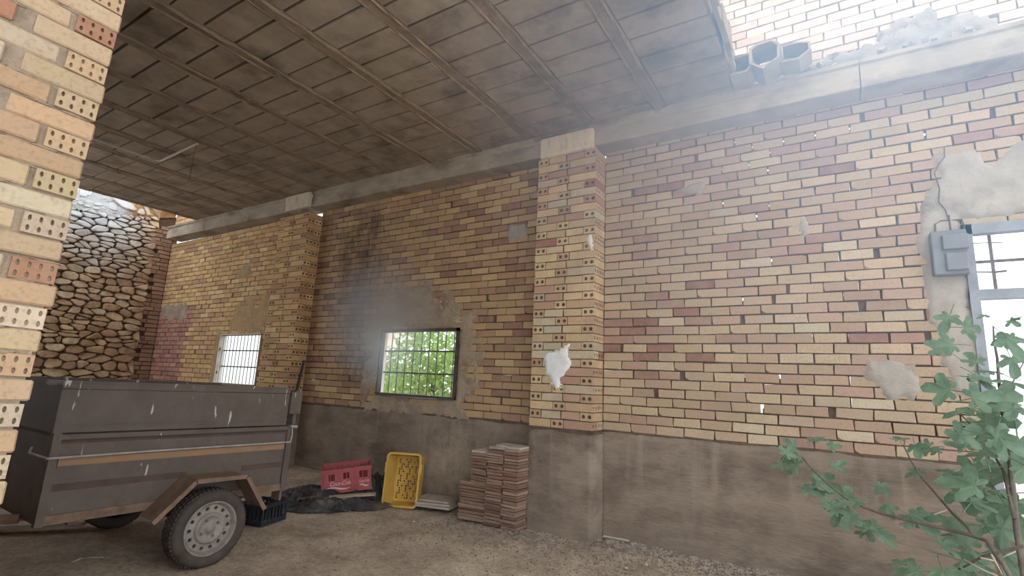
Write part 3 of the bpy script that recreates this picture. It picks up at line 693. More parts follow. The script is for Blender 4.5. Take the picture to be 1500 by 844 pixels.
stk = MB(); stk.tube([(-.62, -.085, .045), (-.39, -.045, .04)], .011, 8); o = stk.obj('stick', M['wood']); tag(o, 'short pale pole lying at the foot of the dado beside the near pillar', 'stick')
stk = MB(); stk.tube([(-3.33, -3.16, .02), (-3.343, -3.1, .03), (-3.3, -3.06, .034), (-3.248, -3.0, .03)], .006, 6); o = stk.obj('stick', M['wood']); tag(o, 'thin bent stick on the dark floor in front of the trailer', 'stick')
bd = MB(); bd.box(-.34, .34, -.07, .07, 0, .03); o = bd.obj('board', M['slab'], None, loc=(-4.46, -3.05, .035), rot=(0, 0, .9)); tag(o, 'pale board lying on the floor under the trailer', 'board')
bd = MB(); bd.box(-.35, .35, -.12, .12, 0, .05); o = bd.obj('board', M['slab'], None, loc=(-4.95, -3.2, .03), rot=(0, .03, .8)); tag(o, 'broad whitish board on the floor beyond the front of the trailer', 'board')

# ------------------------------------------------------------------ windows
def barred(nm, x0, x1, z0, z1, nv, label, frame_w, left_reveal, fm):
    wn = empty(nm); tag(wn, label, 'window', kind=ST)
    f = MB(); t = frame_w; y0, y1 = -.02, .05
    f.box(x0, x1, y0, y1, z1-t*1.1, z1); f.box(x0, x1, y0-.015, y1, z0, z0+t*.7)
    f.box(x1-t*1.2, x1, y0, y1, z0, z1); f.box(x0, x0+t*.6, y0, y1, z0, z1)
    f.obj('window_frame', fm, wn)
    rv = MB(); rv.box(x0-.04, x0+.005, .06, .11, z0-.04, z1+.04); rv.box(x1-.005, x1+.04, .06, .11, z0-.04, z1+.04); rv.box(x0-.04, x1+.04, .06, .11, z1-.005, z1+.05); rv.box(x0-.04, x1+.04, .06, .11, z0-.05, z0+.005)
    tag(rv.obj('window_reveal', M['reveal'], wn), kind=ST)
    for k in range(nv):
        x = x0+(x1-x0)*(k+1)/(nv+1); m = MB(); m.tube([(x, .075, z0-.01), (x, .075, z1)], .007, 6); m.obj('bar', M['bar'], wn)
    for q in (.34, .67):
        m = MB(); z = z0+(z1-z0)*q; m.box(x0, x1, .078, .086, z-.010, z+.010); m.obj('cross_bar', M['bar'], wn)
    return wn
barred('window_1', MWX0, MWX1, MWZ0, MWZ1, 9, 'barred window with dark frame and green trees outside', .035, True, M['steel_dark'])
barred('window_2', LWX0, LWX1-.02, LWZ0, LWZ1, 11, 'small bright barred window above the trailer beside the far pillar', .012, True, M['reveal'])
w3 = empty('window_3'); tag(w3, 'tall grey steel window at the right with bright sky behind', 'window', kind=ST)
m = MB(); x0, x1, zt, zb = 2.125, 3.3, DZ+1.70, DZ-.35
m.box(x0, x0+.055, -.03, .05, zb, zt); m.box(x0, x1, -.03, .05, zt-.075, zt); m.box(x1-.05, x1, -.03, .05, zb, zt); m.box(x0, x1, -.03, .05, zb, zb+.05); m.obj('window_frame', M['steel_grey'], w3)
m = MB(); m.box(x0, x1, -.025, .045, DZ+1.145, DZ+1.215); m.obj('transom', M['steel_grey'], w3)
for x in (2.285, 2.53, 2.78, 3.03):
    m = MB(); m.box(x-.009, x+.009, .05, .066, DZ+1.2, zt); m.obj('bar', M['bar'], w3)
for z in (1.43,):
    m = MB(); m.box(x0, x1, .045, .058, DZ+z-.010, DZ+z+.010); m.obj('cross_bar', M['bar'], w3)
m = MB(); m.tube([(2.12, .07, DZ+1.585), (2.36, .08, DZ+1.57)], .004, 5); m.tube([(2.15, .07, DZ+1.365), (2.3, .085, DZ+1.355)], .006, 5); m.tube([(2.3, .085, DZ+1.355), (2.36, .085, DZ+1.36)], .008, 5); m.obj('loose_wire', M['wire'], w3)

# meter box with conduit
mbx = empty('meter_box', (2.035, -.05, DZ+1.49)); tag(mbx, 'grey electrical meter box on the plaster beside the tall window', 'meter box')
link('case', bevel_box('case', .205, .09, .33, .008), M['box'], mbx, (0, 0, 0))
link('lid', bevel_box('lid', .15, .03, .11, .006), M['box'], mbx, (.035, -.055, .07)); link('lid', bevel_box('lid', .12, .03, .13, .006), M['box'], mbx, (.03, -.055, -.075))
m = MB(); m.tube([(-.06, .02, .16), (-.055, .03, .24), (-.02, .035, .262), (.1, .035, .255), (.105, .02, .2), (.1, -.03, .12)], .006, 6); m.tube([(.03, .03, .16), (.03, .035, .3)], .006, 6); m.obj('cable', M['wire'], mbx)
m = MB(); pts = [(2.06, DZ+1.74), (2.05, DZ+1.83), (2.015, DZ+1.9), (2.03, DZ+2.0), (2.01, DZ+2.13), (2.04, DZ+2.2), (2.08, DZ+2.25), (2.085, DZ+2.33)]
m.tube([(x, -.022, z) for x, z in pts], .004, 5); o = m.obj('cable', M['wire']); tag(o, 'thin cable climbing the plaster above the meter box', 'cable')

# ceiling conduit and hanging wire; leaning pole
m = MB(); m.tube([(-6.275, -2.95, 4.11), (-6.262, -2.02, 4.11), (-6.2, -1.985, 4.105), (-5.14, -2.035, 4.09)], .014, 8); o = m.obj('conduit_pipe', M['conduit']); tag(o, 'pale bent conduit pipe fixed under the dark ceiling', 'pipe')
m = MB(); m.tube([(-5.15, -2.04, 4.08), (-5.16, -2.05, 3.9), (-5.15, -2.05, 3.75), (-5.17, -2.05, 3.6)], .003, 5); o = m.obj('hanging_wire', M['wire']); tag(o, 'thin wire hanging straight down from the ceiling conduit', 'wire')
m = MB(); m.tube([(-5.30, -.3, .06), (-5.315, -.18, .8), (-5.33, -.06, 1.58)], .018, 8); o = m.obj('pole', M['wood']); o.data.materials.clear(); o.data.materials.append(M['steel_dark']); tag(o, 'dark pole leaning on the corner of the far pillar behind the trailer', 'pole')

# ------------------------------------------------------------------ trailer
XT, Y0, Y1 = -2.80, -3.575, -1.935
tr = empty('trailer', (XT, (Y0+Y1)/2, 0), (-.013, 0, 0)); tag(tr, 'grey weathered two-wheel box trailer parked against the left side', 'trailer')
H0 = (Y1-Y0)/2
def tb(name, m, boxes, parent=tr):
    b = MB()
    for q in boxes: b.box(*q)
    return b.obj(name, m, parent)
WT = 1.25
zt = DZ+.29
tb('side_panel', M['trailer'], [(-.02, 0, -H0+.03, H0-.03, .43, .93), (-.012, .004, -H0+.05, H0-.05, .735, .80)])
tb('side_panel', M['trailer'], [(-WT, -WT+.02, -H0, H0, .43, .93)])
tb('extension_board', M['trailer'], [(-.018, .006, -H0+.0, H0-.06, .955, zt-.05)])
tb('extension_board', M['trailer'], [(-WT, -WT+.02, -H0, H0, .955, zt)])
tb('top_rail', M['trailer'], [(-.022, .010, -H0, H0-.06, zt-.045, zt), (-.03, .016, -H0, H0-.06, zt-.006, zt+.004)])
tb('middle_rail', M['trailer'], [(-.025, .022, -H0+.02, H0-.02, .915, .945), (-.02, .012, -H0+.03, H0-.05, .998, 1.006)])
tb('groove', M['groove'], [(-.01, .0025, -H0+.05, H0-.06, .888, .913)])
tb('ochre_strip', M['ochre'], [(-.01, .008, -H0+.05, H0-.05, .755, .80)])
tb('groove', M['groove'], [(-.01, .004, -H0+.03, -.0, .607, .648)]); tb('groove', M['groove'], [(-.01, .004, .42, H0-.05, .607, .648)])
tb('bottom_rail', M['rust'], [(-.05, .012, -H0+.03, H0-.02, .415, .470)])
for s in (-1, 1): tb('corner_post', M['trailer'], [(-.03, .018, s*(H0-.02)-.022, s*(H0-.02)+.022, .41, .955)])
tb('corner_post', M['trailer'], [(-.03, .02, -H0-.01, -H0+.03, .955, zt-.055)])
tb('front_panel', M['trailer'], [(-WT, 0, -H0, -H0+.02, .43, .93), (-WT, 0, -H0-.004, -H0+.018, .955, zt)])
tb('tailgate', M['trailer'], [(-WT, .012, H0-.02, H0+.015, .43, .95)])
tb('tailgate_board', M['trailer'], [(-WT, .0, H0+.005, H0+.035, .95, zt-.02), (-.08, .03, H0-.055, H0+.05, 1.05, zt-.035)])
tb('lamp_board', M['rust'], [(-.11, -.0, H0-.03, H0-.01, .33, .425)])
tb('floor_pan', M['rust'], [(-WT, 0, -H0, H0, .425, .44)])
tb('cross_member', M['rust'], [(-WT+.1, -.1, -H0+.2, -H0+.26, .37, .425)]); tb('cross_member', M['rust'], [(-WT+.1, -.1, H0-.3, H0-.24, .37, .425)])
m = MB(); m.tube([(.03, -H0-.01, .808), (.024, -.3, .812), (.024, .3, .812), (.028, H0-.01, .812)], .007, 6); m.tube([(.03, -H0-.01, .808), (-.12, -H0-.06, .83), (-.2, -H0-.03, .85)], .007, 6); m.obj('tie_rod', M['rod'], tr)
m = MB(); m.tube([(.03, H0-.01, .812), (.034, H0-.005, .87), (.02, H0-.005, .95)], .006, 6); m.tube([(.035, H0-.03, .945), (.035, H0+.03, .94)], .012, 6); m.obj('latch', M['rod'], tr)
m = MB(); m.tube([(-WT*.2, -H0, .42), (-WT/2, -H0-.75, .43)], .03, 6); m.tube([(-WT*.8, -H0, .42), (-WT/2, -H0-.75, .43)], .03, 6); m.obj('drawbar', M['rust'], tr)
# mudguard
YW = -2.615-(Y0+Y1)/2
def plate(pts, x0, x1, t, m):
    b = MB()
    for (ya, za), (yb, zb_) in zip(pts, pts[1:]):
        n = Vector((yb-ya, zb_-za)); n.normalize(); u, v = -n.y*t, n.x*t
        b.add([(x, *q) for x in (x0, x1) for q in ((ya, za), (yb, zb_), (yb+u, zb_+v), (ya+u, za+v))], [(0, 1, 2, 3), (7, 6, 5, 4), (0, 4, 5, 1), (1, 5, 6, 2), (2, 6, 7, 3), (3, 7, 4, 0)])
    return b
GP = [(YW-.40, .385), (YW-.165, .615), (YW+.195, .610), (YW+.37, .352)]
plate(GP, .0, .225, .006, M).obj('mudguard', M['rust'], tr)
plate([(y, z-.022) for y, z in GP], .213, .228, .03, M).obj('mudguard_lip', M['rust'], tr)
# wheels
def wheel(x, side):
    wh = empty('wheel', (x, YW, .262)); wh.parent = tr; s = side
    r_ = .262
    pf_ = [(.178, -.06), (.19, -.078), (.228, -.086), (.250, -.078), (.260, -.062), (.263, -.03), (.263, .03), (.260, .062), (.250, .078), (.228, .086), (.19, .078), (.178, .06)]
    b = MB(); b.lathe([(a, c*s) for a, c in pf_], 56); link('tyre', recalc(b.me('tyre', True)), M['tyre'], wh)
    t = MB()
    for k in range(56):
        for q in (-1, 0, 1):
            a = 2*math.pi*(k+.5*(q % 2))/56; mt = Matrix.Rotation(a, 4, 'X'); t.box(-.014+q*.042, .014+q*.042, -.009, .009, .258, .268, mt)
    tag(t.obj('tread', M['tyre'], wh), kind='stuff')
    b = MB(); b.lathe([(.181, .05*s), (.187, .074*s), (.179, .078*s), (.172, .070*s), (.166, .05*s), (.160, .04*s)], 48); link('rim', recalc(b.me('rim', True)), M['rim'], wh)
    NH = 14; v = []; f = []                  # wheel disc with a ring of round vents, each a real hole
    for k in range(NH):
        t0 = 2*math.pi*k/NH; n = len(v); dt = math.pi/NH
        for i in range(8):
            a = math.pi/4*i; u = (math.cos(a), math.sin(a)); q = max(abs(u[0]), abs(u[1])); rr = .134+u[0]/q*.026; th = t0+u[1]/q*dt
            v.append((.04*s+(.006*s if rr < .13 else 0), rr*math.cos(th), rr*math.sin(th)))
        for dx in (0, -.02*s):
            for i in range(8):
                a = math.pi/4*i; rr = .136+.014*math.cos(a); th = t0+.014*math.sin(a)/.136; v.append((.042*s+dx, rr*math.cos(th), rr*math.sin(th)))
        for i in range(8): j = (i+1) % 8; f += [(n+i, n+j, n+8+j, n+8+i), (n+8+i, n+8+j, n+16+j, n+16+i)]
    b = MB(); b.add(v, f); link('disc', recalc(b.me('disc')), M['rim'], wh)
    b = MB(); b.lathe([(.108, .046*s), (.100, .064*s), (.088, .070*s), (.078, .058*s), (.06, .052*s), (.034, .054*s), (.03, .068*s), (.0, .070*s)], 32); link('hub', recalc(b.me('hub', True)), M['rim'], wh)
    b = MB(); b.lathe([(.165, -.03*s), (.165, .02*s), (.02, .0)], 32); link('drum', b.me('drum'), M['groove'], wh)
    for k in range(4):
        a = math.pi/2*k+.5; b = MB(); b.tube([(.05*s, .062*math.cos(a), .062*math.sin(a)), (.068*s, .062*math.cos(a), .062*math.sin(a))], .009, 6); b.obj('wheel_bolt', M['rust'], wh)
wheel(.118, 1); wheel(-WT-.118, -1)
b = MB(); b.tube([(-WT-.05, YW, .272), (.05, YW, .272)], .025, 8); b.obj('axle', M['rust'], tr)
b = MB(); b.box(-.12, -.07, YW-.3, YW+.3, .33, .36); b.box(-.12, -.07, YW-.03, YW+.03, .29, .33); b.obj('leaf_spring', M['rust'], tr)

# ------------------------------------------------------------------ crates
def slatted(p, m, L, D, H, ns, nd):
    """bottle crate: corner posts, rails, upright slats and bottle cells"""
    h = [('rim', [(-L/2, L/2, -D/2, -D/2+.012, H-.03, H), (-L/2, L/2, D/2-.012, D/2, H-.03, H), (-L/2, -L/2+.012, -D/2, D/2, H-.03, H), (L/2-.012, L/2, -D/2, D/2, H-.03, H)]),
         ('base', [(-L/2, L/2, -D/2, D/2, 0, .012), (-L/2, L/2, -D/2-.001, -D/2+.012, .0, .04), (-L/2, L/2, D/2-.012, D/2, .0, .04), (-L/2, -L/2+.012, -D/2, D/2, 0, .04), (L/2-.012, L/2+.001, -D/2, D/2, 0, .04)])]
    for n, bx in h: tb(n, m, bx, p)
    for k in range(ns):
        x = -L/2+.01+(L-.02)*k/(ns-1)
        for y in (-D/2+.006, D/2-.006): tb('slat', m, [(x-.010, x+.010, y-.005, y+.005, .03, H-.02)], p)
    for k in range(nd):
        y = -D/2+.01+(D-.02)*k/(nd-1)
        for x in (-L/2+.006, L/2-.006): tb('slat', m, [(x-.005, x+.005, y-.010, y+.010, .03, H-.02)], p)
    tb('divider', m, [(-L/2+.01, L/2-.01, -.003, .003, .02, H-.035), (-.003, .003, -D/2+.01, D/2-.01, .02, H-.035), (L/4-.003, L/4+.003, -D/2+.01, D/2-.01, .02, H-.035), (-L/4-.003, -L/4+.003, -D/2+.01, D/2-.01, .02, H-.035)], p)
bc = empty('bottle_crate', (-3.375, -1.72, .015), (0, 0, math.radians(104))); tag(bc, 'black slatted plastic bottle crate on the floor behind the trailer wheel', 'crate')
slatted(bc, M['black'], .31, .30, .175, 8, 7)
# red crate
rc = empty('bottle_crate', (-3.49, -.62, .14), (math.radians(4), math.radians(-7), math.radians(47))); tag(rc, 'faded red bottle crate with white lettering lying on black sheeting', 'crate')
L, D, H = .53, .34, .255; t = .014
def holed(x0, x1, holes, y0, y1, z1):        # front wall pieces round rectangular handle holes (x0, x1, z0, z1)
    b = MB(); xs = sorted({x0, x1, *[h[0] for h in holes], *[h[1] for h in holes]})
    for a, c in zip(xs, xs[1:]):
        hh = [h for h in holes if h[0] <= a+1e-6 and h[1] >= c-1e-6]
        if hh: b.box(a, c, y0, y1, 0, hh[0][2]); b.box(a, c, y0, y1, hh[0][3], z1)
        else: b.box(a, c, y0, y1, 0, z1)
    return b
HO = [(-.185, -.125, .135, .205), (-.035, .03, .145, .21), (.135, .225, .14, .21)]
for nm, y in (('front_wall', -D/2), ('back_wall', D/2-t)): holed(-L/2, L/2, HO, y, y+t, H).obj(nm, M['red'], rc)
tb('end_wall', M['red'], [(-L/2, -L/2+t, -D/2, D/2, 0, H)], rc); tb('end_wall', M['red'], [(L/2-t, L/2, -D/2, D/2, 0, H)], rc)
tb('base', M['red'], [(-L/2, L/2, -D/2, D/2, 0, .012)], rc)
tb('rim', M['red'], [(-L/2-.006, L/2+.006, -D/2-.007, -D/2, H-.022, H), (-L/2-.006, L/2+.006, D/2, D/2+.007, H-.022, H), (-L/2-.006, L/2+.006, -D/2-.007, -D/2, 0, .022)], rc)
for x in (-.258, -.235, .058, .082, .110, .252): tb('rib', M['red'], [(x-.007, x+.007, -D/2-.008, -D/2, .0, H)], rc)
tb('divider', M['red'], [(-L/2+.01, L/2-.01, y-.004, y+.004, .01, H-.05) for y in (-.06, .06)] + [(x-.004, x+.004, -D/2+.01, D/2-.01, .01, H-.05) for x in (-.17, -.085, 0, .085, .17)], rc)
def word(txt, size, x, z, parent, m, w_):
    c = bpy.data.curves.new('t', 'FONT'); c.body = txt; c.size = size; c.shear = .35; c.extrude = .0015; c.align_x = 'CENTER'; c.space_character = .9
    o = bpy.data.objects.new('t', c); COL.objects.link(o); bpy.context.view_layer.update()
    me = bpy.data.meshes.new_from_object(o.evaluated_get(bpy.context.evaluated_depsgraph_get())); bpy.data.objects.remove(o)
    me.materials.clear(); me.materials.append(m); return link('lettering', me, m, parent, (x, -D/2-.0022, z), (math.pi/2, 0, 0), (w_, 1, 1))
word('Coca-Cola', .062, -.07, .082, rc, M['print'], .92); word('Coca-Cola', .045, .183, .085, rc, M['print'], .62)
def swoosh(x0, x1, z, a, parent):
    n = 14; top = []; bot = []
    for i in range(n+1):
        u = i/n; x = x0+(x1-x0)*u; zz = z+a*math.sin(u*2*math.pi*.9+.4); th = .007*math.sin(math.pi*u)+.002
        top.append((x, -D/2-.003, zz+th)); bot.append((x, -D/2-.003, zz-th))
    link('swoosh', mesh('swoosh', top+bot, [(i, i+1, n+2+i, n+1+i) for i in range(n)]), M['print'], parent)
swoosh(-.215, .035, .052, .012, rc); swoosh(.13, .235, .055, .009, rc)
# yellow crate standing on end
yc = empty('harvest_crate', (-2.81, -.49, .012), (math.radians(-7), 0, math.radians(24))); tag(yc, 'yellow perforated plastic crate standing on end against the wall', 'crate')
W_, H_, DP = .40, .565, .24
def rrect(w, h, r, n=5):
    out = []
    for cx, cz, a0 in ((w/2-r, h/2-r, 0), (-w/2+r, h/2-r, 90), (-w/2+r, -h/2+r, 180), (w/2-r, -h/2+r, 270)):
        for k in range(n+1): a = math.radians(a0+90*k/n); out.append((cx+r*math.cos(a), cz+r*math.sin(a)))
    return out
def loft(rings):                             # rings: list of (profile, y)
    n = len(rings[0][0]); v = []; f = []
    for pr, y in rings: v += [(x, y, z+H_/2) for x, z in pr]
    for i in range(len(rings)-1): f += [(i*n+k, i*n+(k+1) % n, (i+1)*n+(k+1) % n, (i+1)*n+k) for k in range(n)]
    return v, f
v, f = loft([(rrect(W_-.03, H_-.03, .04), 0), (rrect(W_-.07, H_-.07, .035), DP), (rrect(W_-.082, H_-.082, .03), DP-.008), (rrect(W_-.042, H_-.042, .036), 0)])
b = MB(); b.add(v, f); link('crate_wall', recalc(b.me('crate_wall', False)), M['yellow'], yc)
v, f = loft([(rrect(W_-.042, H_-.042, .036), -.006), (rrect(W_, H_, .05), -.006), (rrect(W_, H_, .05), .022), (rrect(W_-.03, H_-.03, .04), .022)])
b = MB(); b.add(v, f); link('rim', recalc(b.me('rim')), M['yellow'], yc)
gx, gz = 13, 19; b = MB(); wx, wz = W_-.08, H_-.08   # perforated bottom
for i in range(gx):
    for k in range(gz):
        x0_, z0_ = -wx/2+wx*i/gx, -wz/2+wz*k/gz+H_/2; x1_, z1_ = x0_+wx/gx, z0_+wz/gz
        if (i % 4 in (1, 2) or (i+k) % 3 == 0) and (i+2*k) % 5 in (0, 2, 3) and 0 < i < gx-1 and 0 < k < gz-1:
            vv, ff = cells_face(x0_, x1_, z0_, z1_, 1, 1, .0105, .006, 0, 1); b.add([(q[1], DP-.008-q[0], q[2]) for q in vv], ff[:-1])
        else: b.add([(x0_, DP-.008, z0_), (x1_, DP-.008, z0_), (x1_, DP-.008, z1_), (x0_, DP-.008, z1_)], [(0, 1, 2, 3)])
b.obj('crate_bottom', M['yellow'], yc)
for s in (-1, 1): tb('handle', M['yellow'], [(s*W_/2-.012, s*W_/2+.012, .0, .03, H_*.62, H_*.8)], yc)

# ------------------------------------------------------------------ black sheeting, boards
def sheet(nm, cx, cy, rx, ry, rot, h, seed, label, m):
    n, k = 46, 34; V = []; F = []; ca, sa = math.cos(rot), math.sin(rot)
    for i in range(n+1):
        for j in range(k+1):
            u, v = 2*i/n-1, 2*j/k-1; e = 1+.22*fbm(u*2+seed, v*2, seed); r = max(abs(u), abs(v)); q = math.hypot(u, v) or 1; u2, v2 = u*r/q*e, v*r/q*e
            rid = max(0, 1-abs(mnoise.noise(Vector((u*1.1+seed, v*2.6+u, seed))))*1.8); rid2 = max(0, 1-abs(fbm(u*2.2+seed, v*5, seed+3, 2))*1.4)
            z = h*(max(0, 1-r**3))*(.25+.95*rid**1.6+.22*rid2**2-.30) + .012
            x = cx+(u2*rx*ca-v2*ry*sa); y = cy+(u2*rx*sa+v2*ry*ca); V.append((x, y, max(.004, z)+max(0, fz(x, y))))
    for i in range(n):
        for j in range(k): a = i*(k+1)+j; F.append((a, a+k+1, a+k+2, a+1))
    o = link(nm, mesh(nm, V, F, True), m); tag(o, label, 'plastic sheet'); return o
sheet('plastic_sheet', -3.55, -.80, .72, .36, .35, .15, 3, 'large crumpled black plastic sheet on the floor under the red crate', M['sheet'])
sheet('plastic_sheet', -3.35, -1.10, .36, .13, .72, .12, 9, 'smaller fold of black plastic lying in front of the large sheet', M['sheet'])
sheet('plastic_sheet', -3.24, -.42, .17, .14, .9, .26, 14, 'bunched black plastic heaped between the red and yellow crates', M['sheet'])
b = MB(); b.box(-.24, .24, -.03, .03, 0, .02); o = b.obj('board', M['wood'], None, loc=(-3.22, -.78, .11), rot=(.1, -.07, .75)); tag(o, 'weathered grey strip of board under the red crate', 'board')
b = MB(); b.box(-.3, .3, -.05, .05, 0, .03); o = b.obj('board', M['rust'], None, loc=(-3.44, -.93, .07), rot=(.05, -.05, .7)); tag(o, 'brown board wedged in the black sheeting below the red crate', 'board')

# ------------------------------------------------------------------ stacks of clay tiles beside the near pillar
TP = [srgb(160, 130, 110), srgb(150, 116, 98), srgb(172, 144, 122), srgb(142, 108, 93), srgb(152, 128, 112)]
TM = [bevel_box('clay_tile', 1, 1, 1, .0, .0, i) for i in range(1)]
TM = []
for i in range(5):
    bm = bmesh.new(); bmesh.ops.create_cube(bm, size=1)
    for v in bm.verts: v.co += Vector((R(-.02, .02), R(-.02, .02), R(-.1, .1)))
    me = bpy.data.meshes.new('clay_tile'); bm.to_mesh(me); bm.free(); me.materials.append(M['tile']); TM.append(me)
ORD = 'topmost second third fourth fifth sixth seventh eighth ninth tenth eleventh twelfth thirteenth fourteenth fifteenth sixteenth seventeenth eighteenth nineteenth twentieth'.split()
ORD += ['twenty-'+w_ for w_ in ORD[0:0]+['first']+ORD[1:9]] + ['thirtieth'] + ['thirty-'+w_ for w_ in ['first']+ORD[1:9]]
def stack(cx, cy, w0, d0, z, ztop, label, rz=0., jit=.008):
    made = []
    while z < ztop:
        h = R(.022, .034)
        o = link('clay_tile', random.choice(TM), None, None, (cx+R(-jit, jit), cy+R(-jit, jit), z+h/2), (R(-.012, .012), R(-.02, .02), rz+R(-.045, .045)), (w0*R(.95, 1.0), d0*R(.96, 1), h*.86), dim(random.choice(TP), .6, .95))
        made.append(o); z += h
    for i, o in enumerate(reversed(made)): tag(o, label % (ORD[i] if i == 0 else ORD[i]+' from top'), 'tile', 'clay tiles stacked beside the near pillar')
    return z
zB = stack(-1.425, -.31, .17, .30, .03, DZ-.245, 'thin clay tile, %s in the stack column touching the pillar')
zC = stack(-1.612, -.31, .19, .30, .03, DZ-.262, 'thin clay tile, %s in the middle column of the stack')
zA = stack(-1.885, -.28, .335, .30, .03, DZ-.60, 'wide clay tile, %s in the lower half of the outermost column', .05, .012)
zA = stack(-1.812, -.29, .195, .30, zA, DZ-.325, 'narrow clay tile, %s in the upper half of the outermost column')
GL = bevel_box('slab', 1, 1, 1, .04, .03, 3); GL.materials.append(M['slab'])
for x, y, z, sx_, sy_, h, rz, lb in ((-1.822, -.3, zA+.011, .19, .29, .02, .06, 'pale square tile topping the outermost stack column'), (-1.622, -.27, zC+.012, .2, .27, .022, -.05, 'grey tile topping the middle stack column'), (-1.597, -.26, zC+.034, .17, .2, .02, .1, 'small broken grey tile at the very top of the middle column'), (-1.425, -.3, zB+.011, .17, .25, .02, .03, 'speckled grey tile topping the column against the pillar'),
                                     (-2.48, -.24, .055, .42, .30, .022, .22, 'lowest pale slab lying on the floor beside the tile stack'), (-2.50, -.22, .080, .40, .29, .022, .30, 'middle pale slab of the three on the floor'), (-2.52, -.20, .104, .40, .28, .020, .18, 'topmost pale slab of the three on the floor by the yellow crate')):
    o = link('slab', GL, None, None, (x, y, z), (R(-.02, .02), R(-.02, .02), rz), (sx_, sy_, h)); tag(o, lb, 'tile')

# ------------------------------------------------------------------ fig tree growing in at the right
def fig_leaf(seed):
    rd = random.Random(seed); lob = [(-125, .42), (-62, .72), (0, 1.0), (62, .72), (125, .42)]; out = [(0, 0)]; pts = []
    for i, (a, r) in enumerate(lob):
        a += rd.uniform(-6, 6); r *= rd.uniform(.9, 1.1)
        if i: m_ = (lob[i-1][0]+a)/2; pts.append((m_, .34))
        pts += [(a-22, r*.60), (a-15, r*.86), (a, r), (a+15, r*.86), (a+22, r*.60)]
    V = [(0, 0, 0)]
    for a, r in pts:
        t = math.radians(a); x, y = r*math.sin(t), r*math.cos(t); V.append((x*.66, y*.60+.12, -.16*r*r+.07*abs(x)+rd.uniform(-.02, .02)))
    V[0] = (0, .10, .02); n = len(pts)
    F = [(0, k+1, k+2) for k in range(n-1)]
    m = MB(); m.add(V, F); m.tube([(0, .1, .01), (0, -.15, .03), (0, -.42, .0)], .012, 4)
    me = m.me('leaf'); me.materials.append(M['leaf']); return me
FL = [fig_leaf(i) for i in range(5)]
ft = empty('fig_tree', (1.94, -1.70, 0)); tag(ft, 'fig tree with lobed grey-green leaves spreading in from the right edge', 'tree')
inv = Vector((1.94, -1.70, 0))
def branch(pts, r0, r1, m='bark', nm='branch'):
    P_ = [Vector(at(*p))-inv for p in pts]; n = len(P_); b = MB(); b.tube(P_, [r0+(r1-r0)*i/(n-1) for i in range(n)], 6); return b.obj(nm, M[m], ft, True)
branch([(1175, 670, -1.0), (1187, 685, -1.02), (1210, 707, -1.05), (1232, 725, -1.08), (1252, 738, -1.1), (1289, 752, -1.15), (1312, 758, -1.2), (1375, 773, -1.28), (1418, 783, -1.34), (1445, 792, -1.4), (1469, 826, -1.45), (1505, 890, -1.55)], .004, .011)
branch([(1326, 643, -.95), (1324, 654, -.96), (1335, 676, -1.0), (1350, 699, -1.05), (1378, 732, -1.12), (1396, 753, -1.2), (1417, 772, -1.28), (1425, 785, -1.34)], .003, .008)
branch([(1455, 478, -.9), (1456, 498, -.92), (1461, 526, -.95), (1463, 556, -.98), (1468, 600, -1.0), (1480, 680, -1.1), (1490, 780, -1.3), (1510, 900, -1.55), (1520, 968, -1.62)], .004, .016)
branch([(1400, 600, -.95), (1440, 640, -1.0), (1470, 690, -1.1), (1486, 760, -1.3)], .003, .009)
branch([(1395, 840, -1.3), (1440, 815, -1.4), (1500, 800, -1.5)], .004, .008); branch([(1500, 530, -.8), (1478, 570, -.85), (1466, 600, -.98)], .003, .006)
b = MB(); b.tube([(.0, .0, -.02), (.0, .02, .18), Vector(at(1520, 968, -1.62))-inv], [.024, .02, .016], 7); b.obj('trunk', M['bark'], ft, True)
for pts in ([(1452, 812, -1.5), (1460, 826, -1.5), (1468, 842, -1.5)], [(1436, 817, -1.45), (1458, 822, -1.45)], [(1468, 817, -1.5), (1488, 808, -1.52)], [(1368, 754, -1.2), (1388, 747, -1.2)], [(1383, 729, -1.1), (1398, 720, -1.1)], [(1476, 845, -1.5), (1500, 850, -1.5)], [(1412, 820, -1.4), (1440, 835, -1.45), (1470, 848, -1.5)]): branch(pts, .004, .003, 'twig', 'twig')
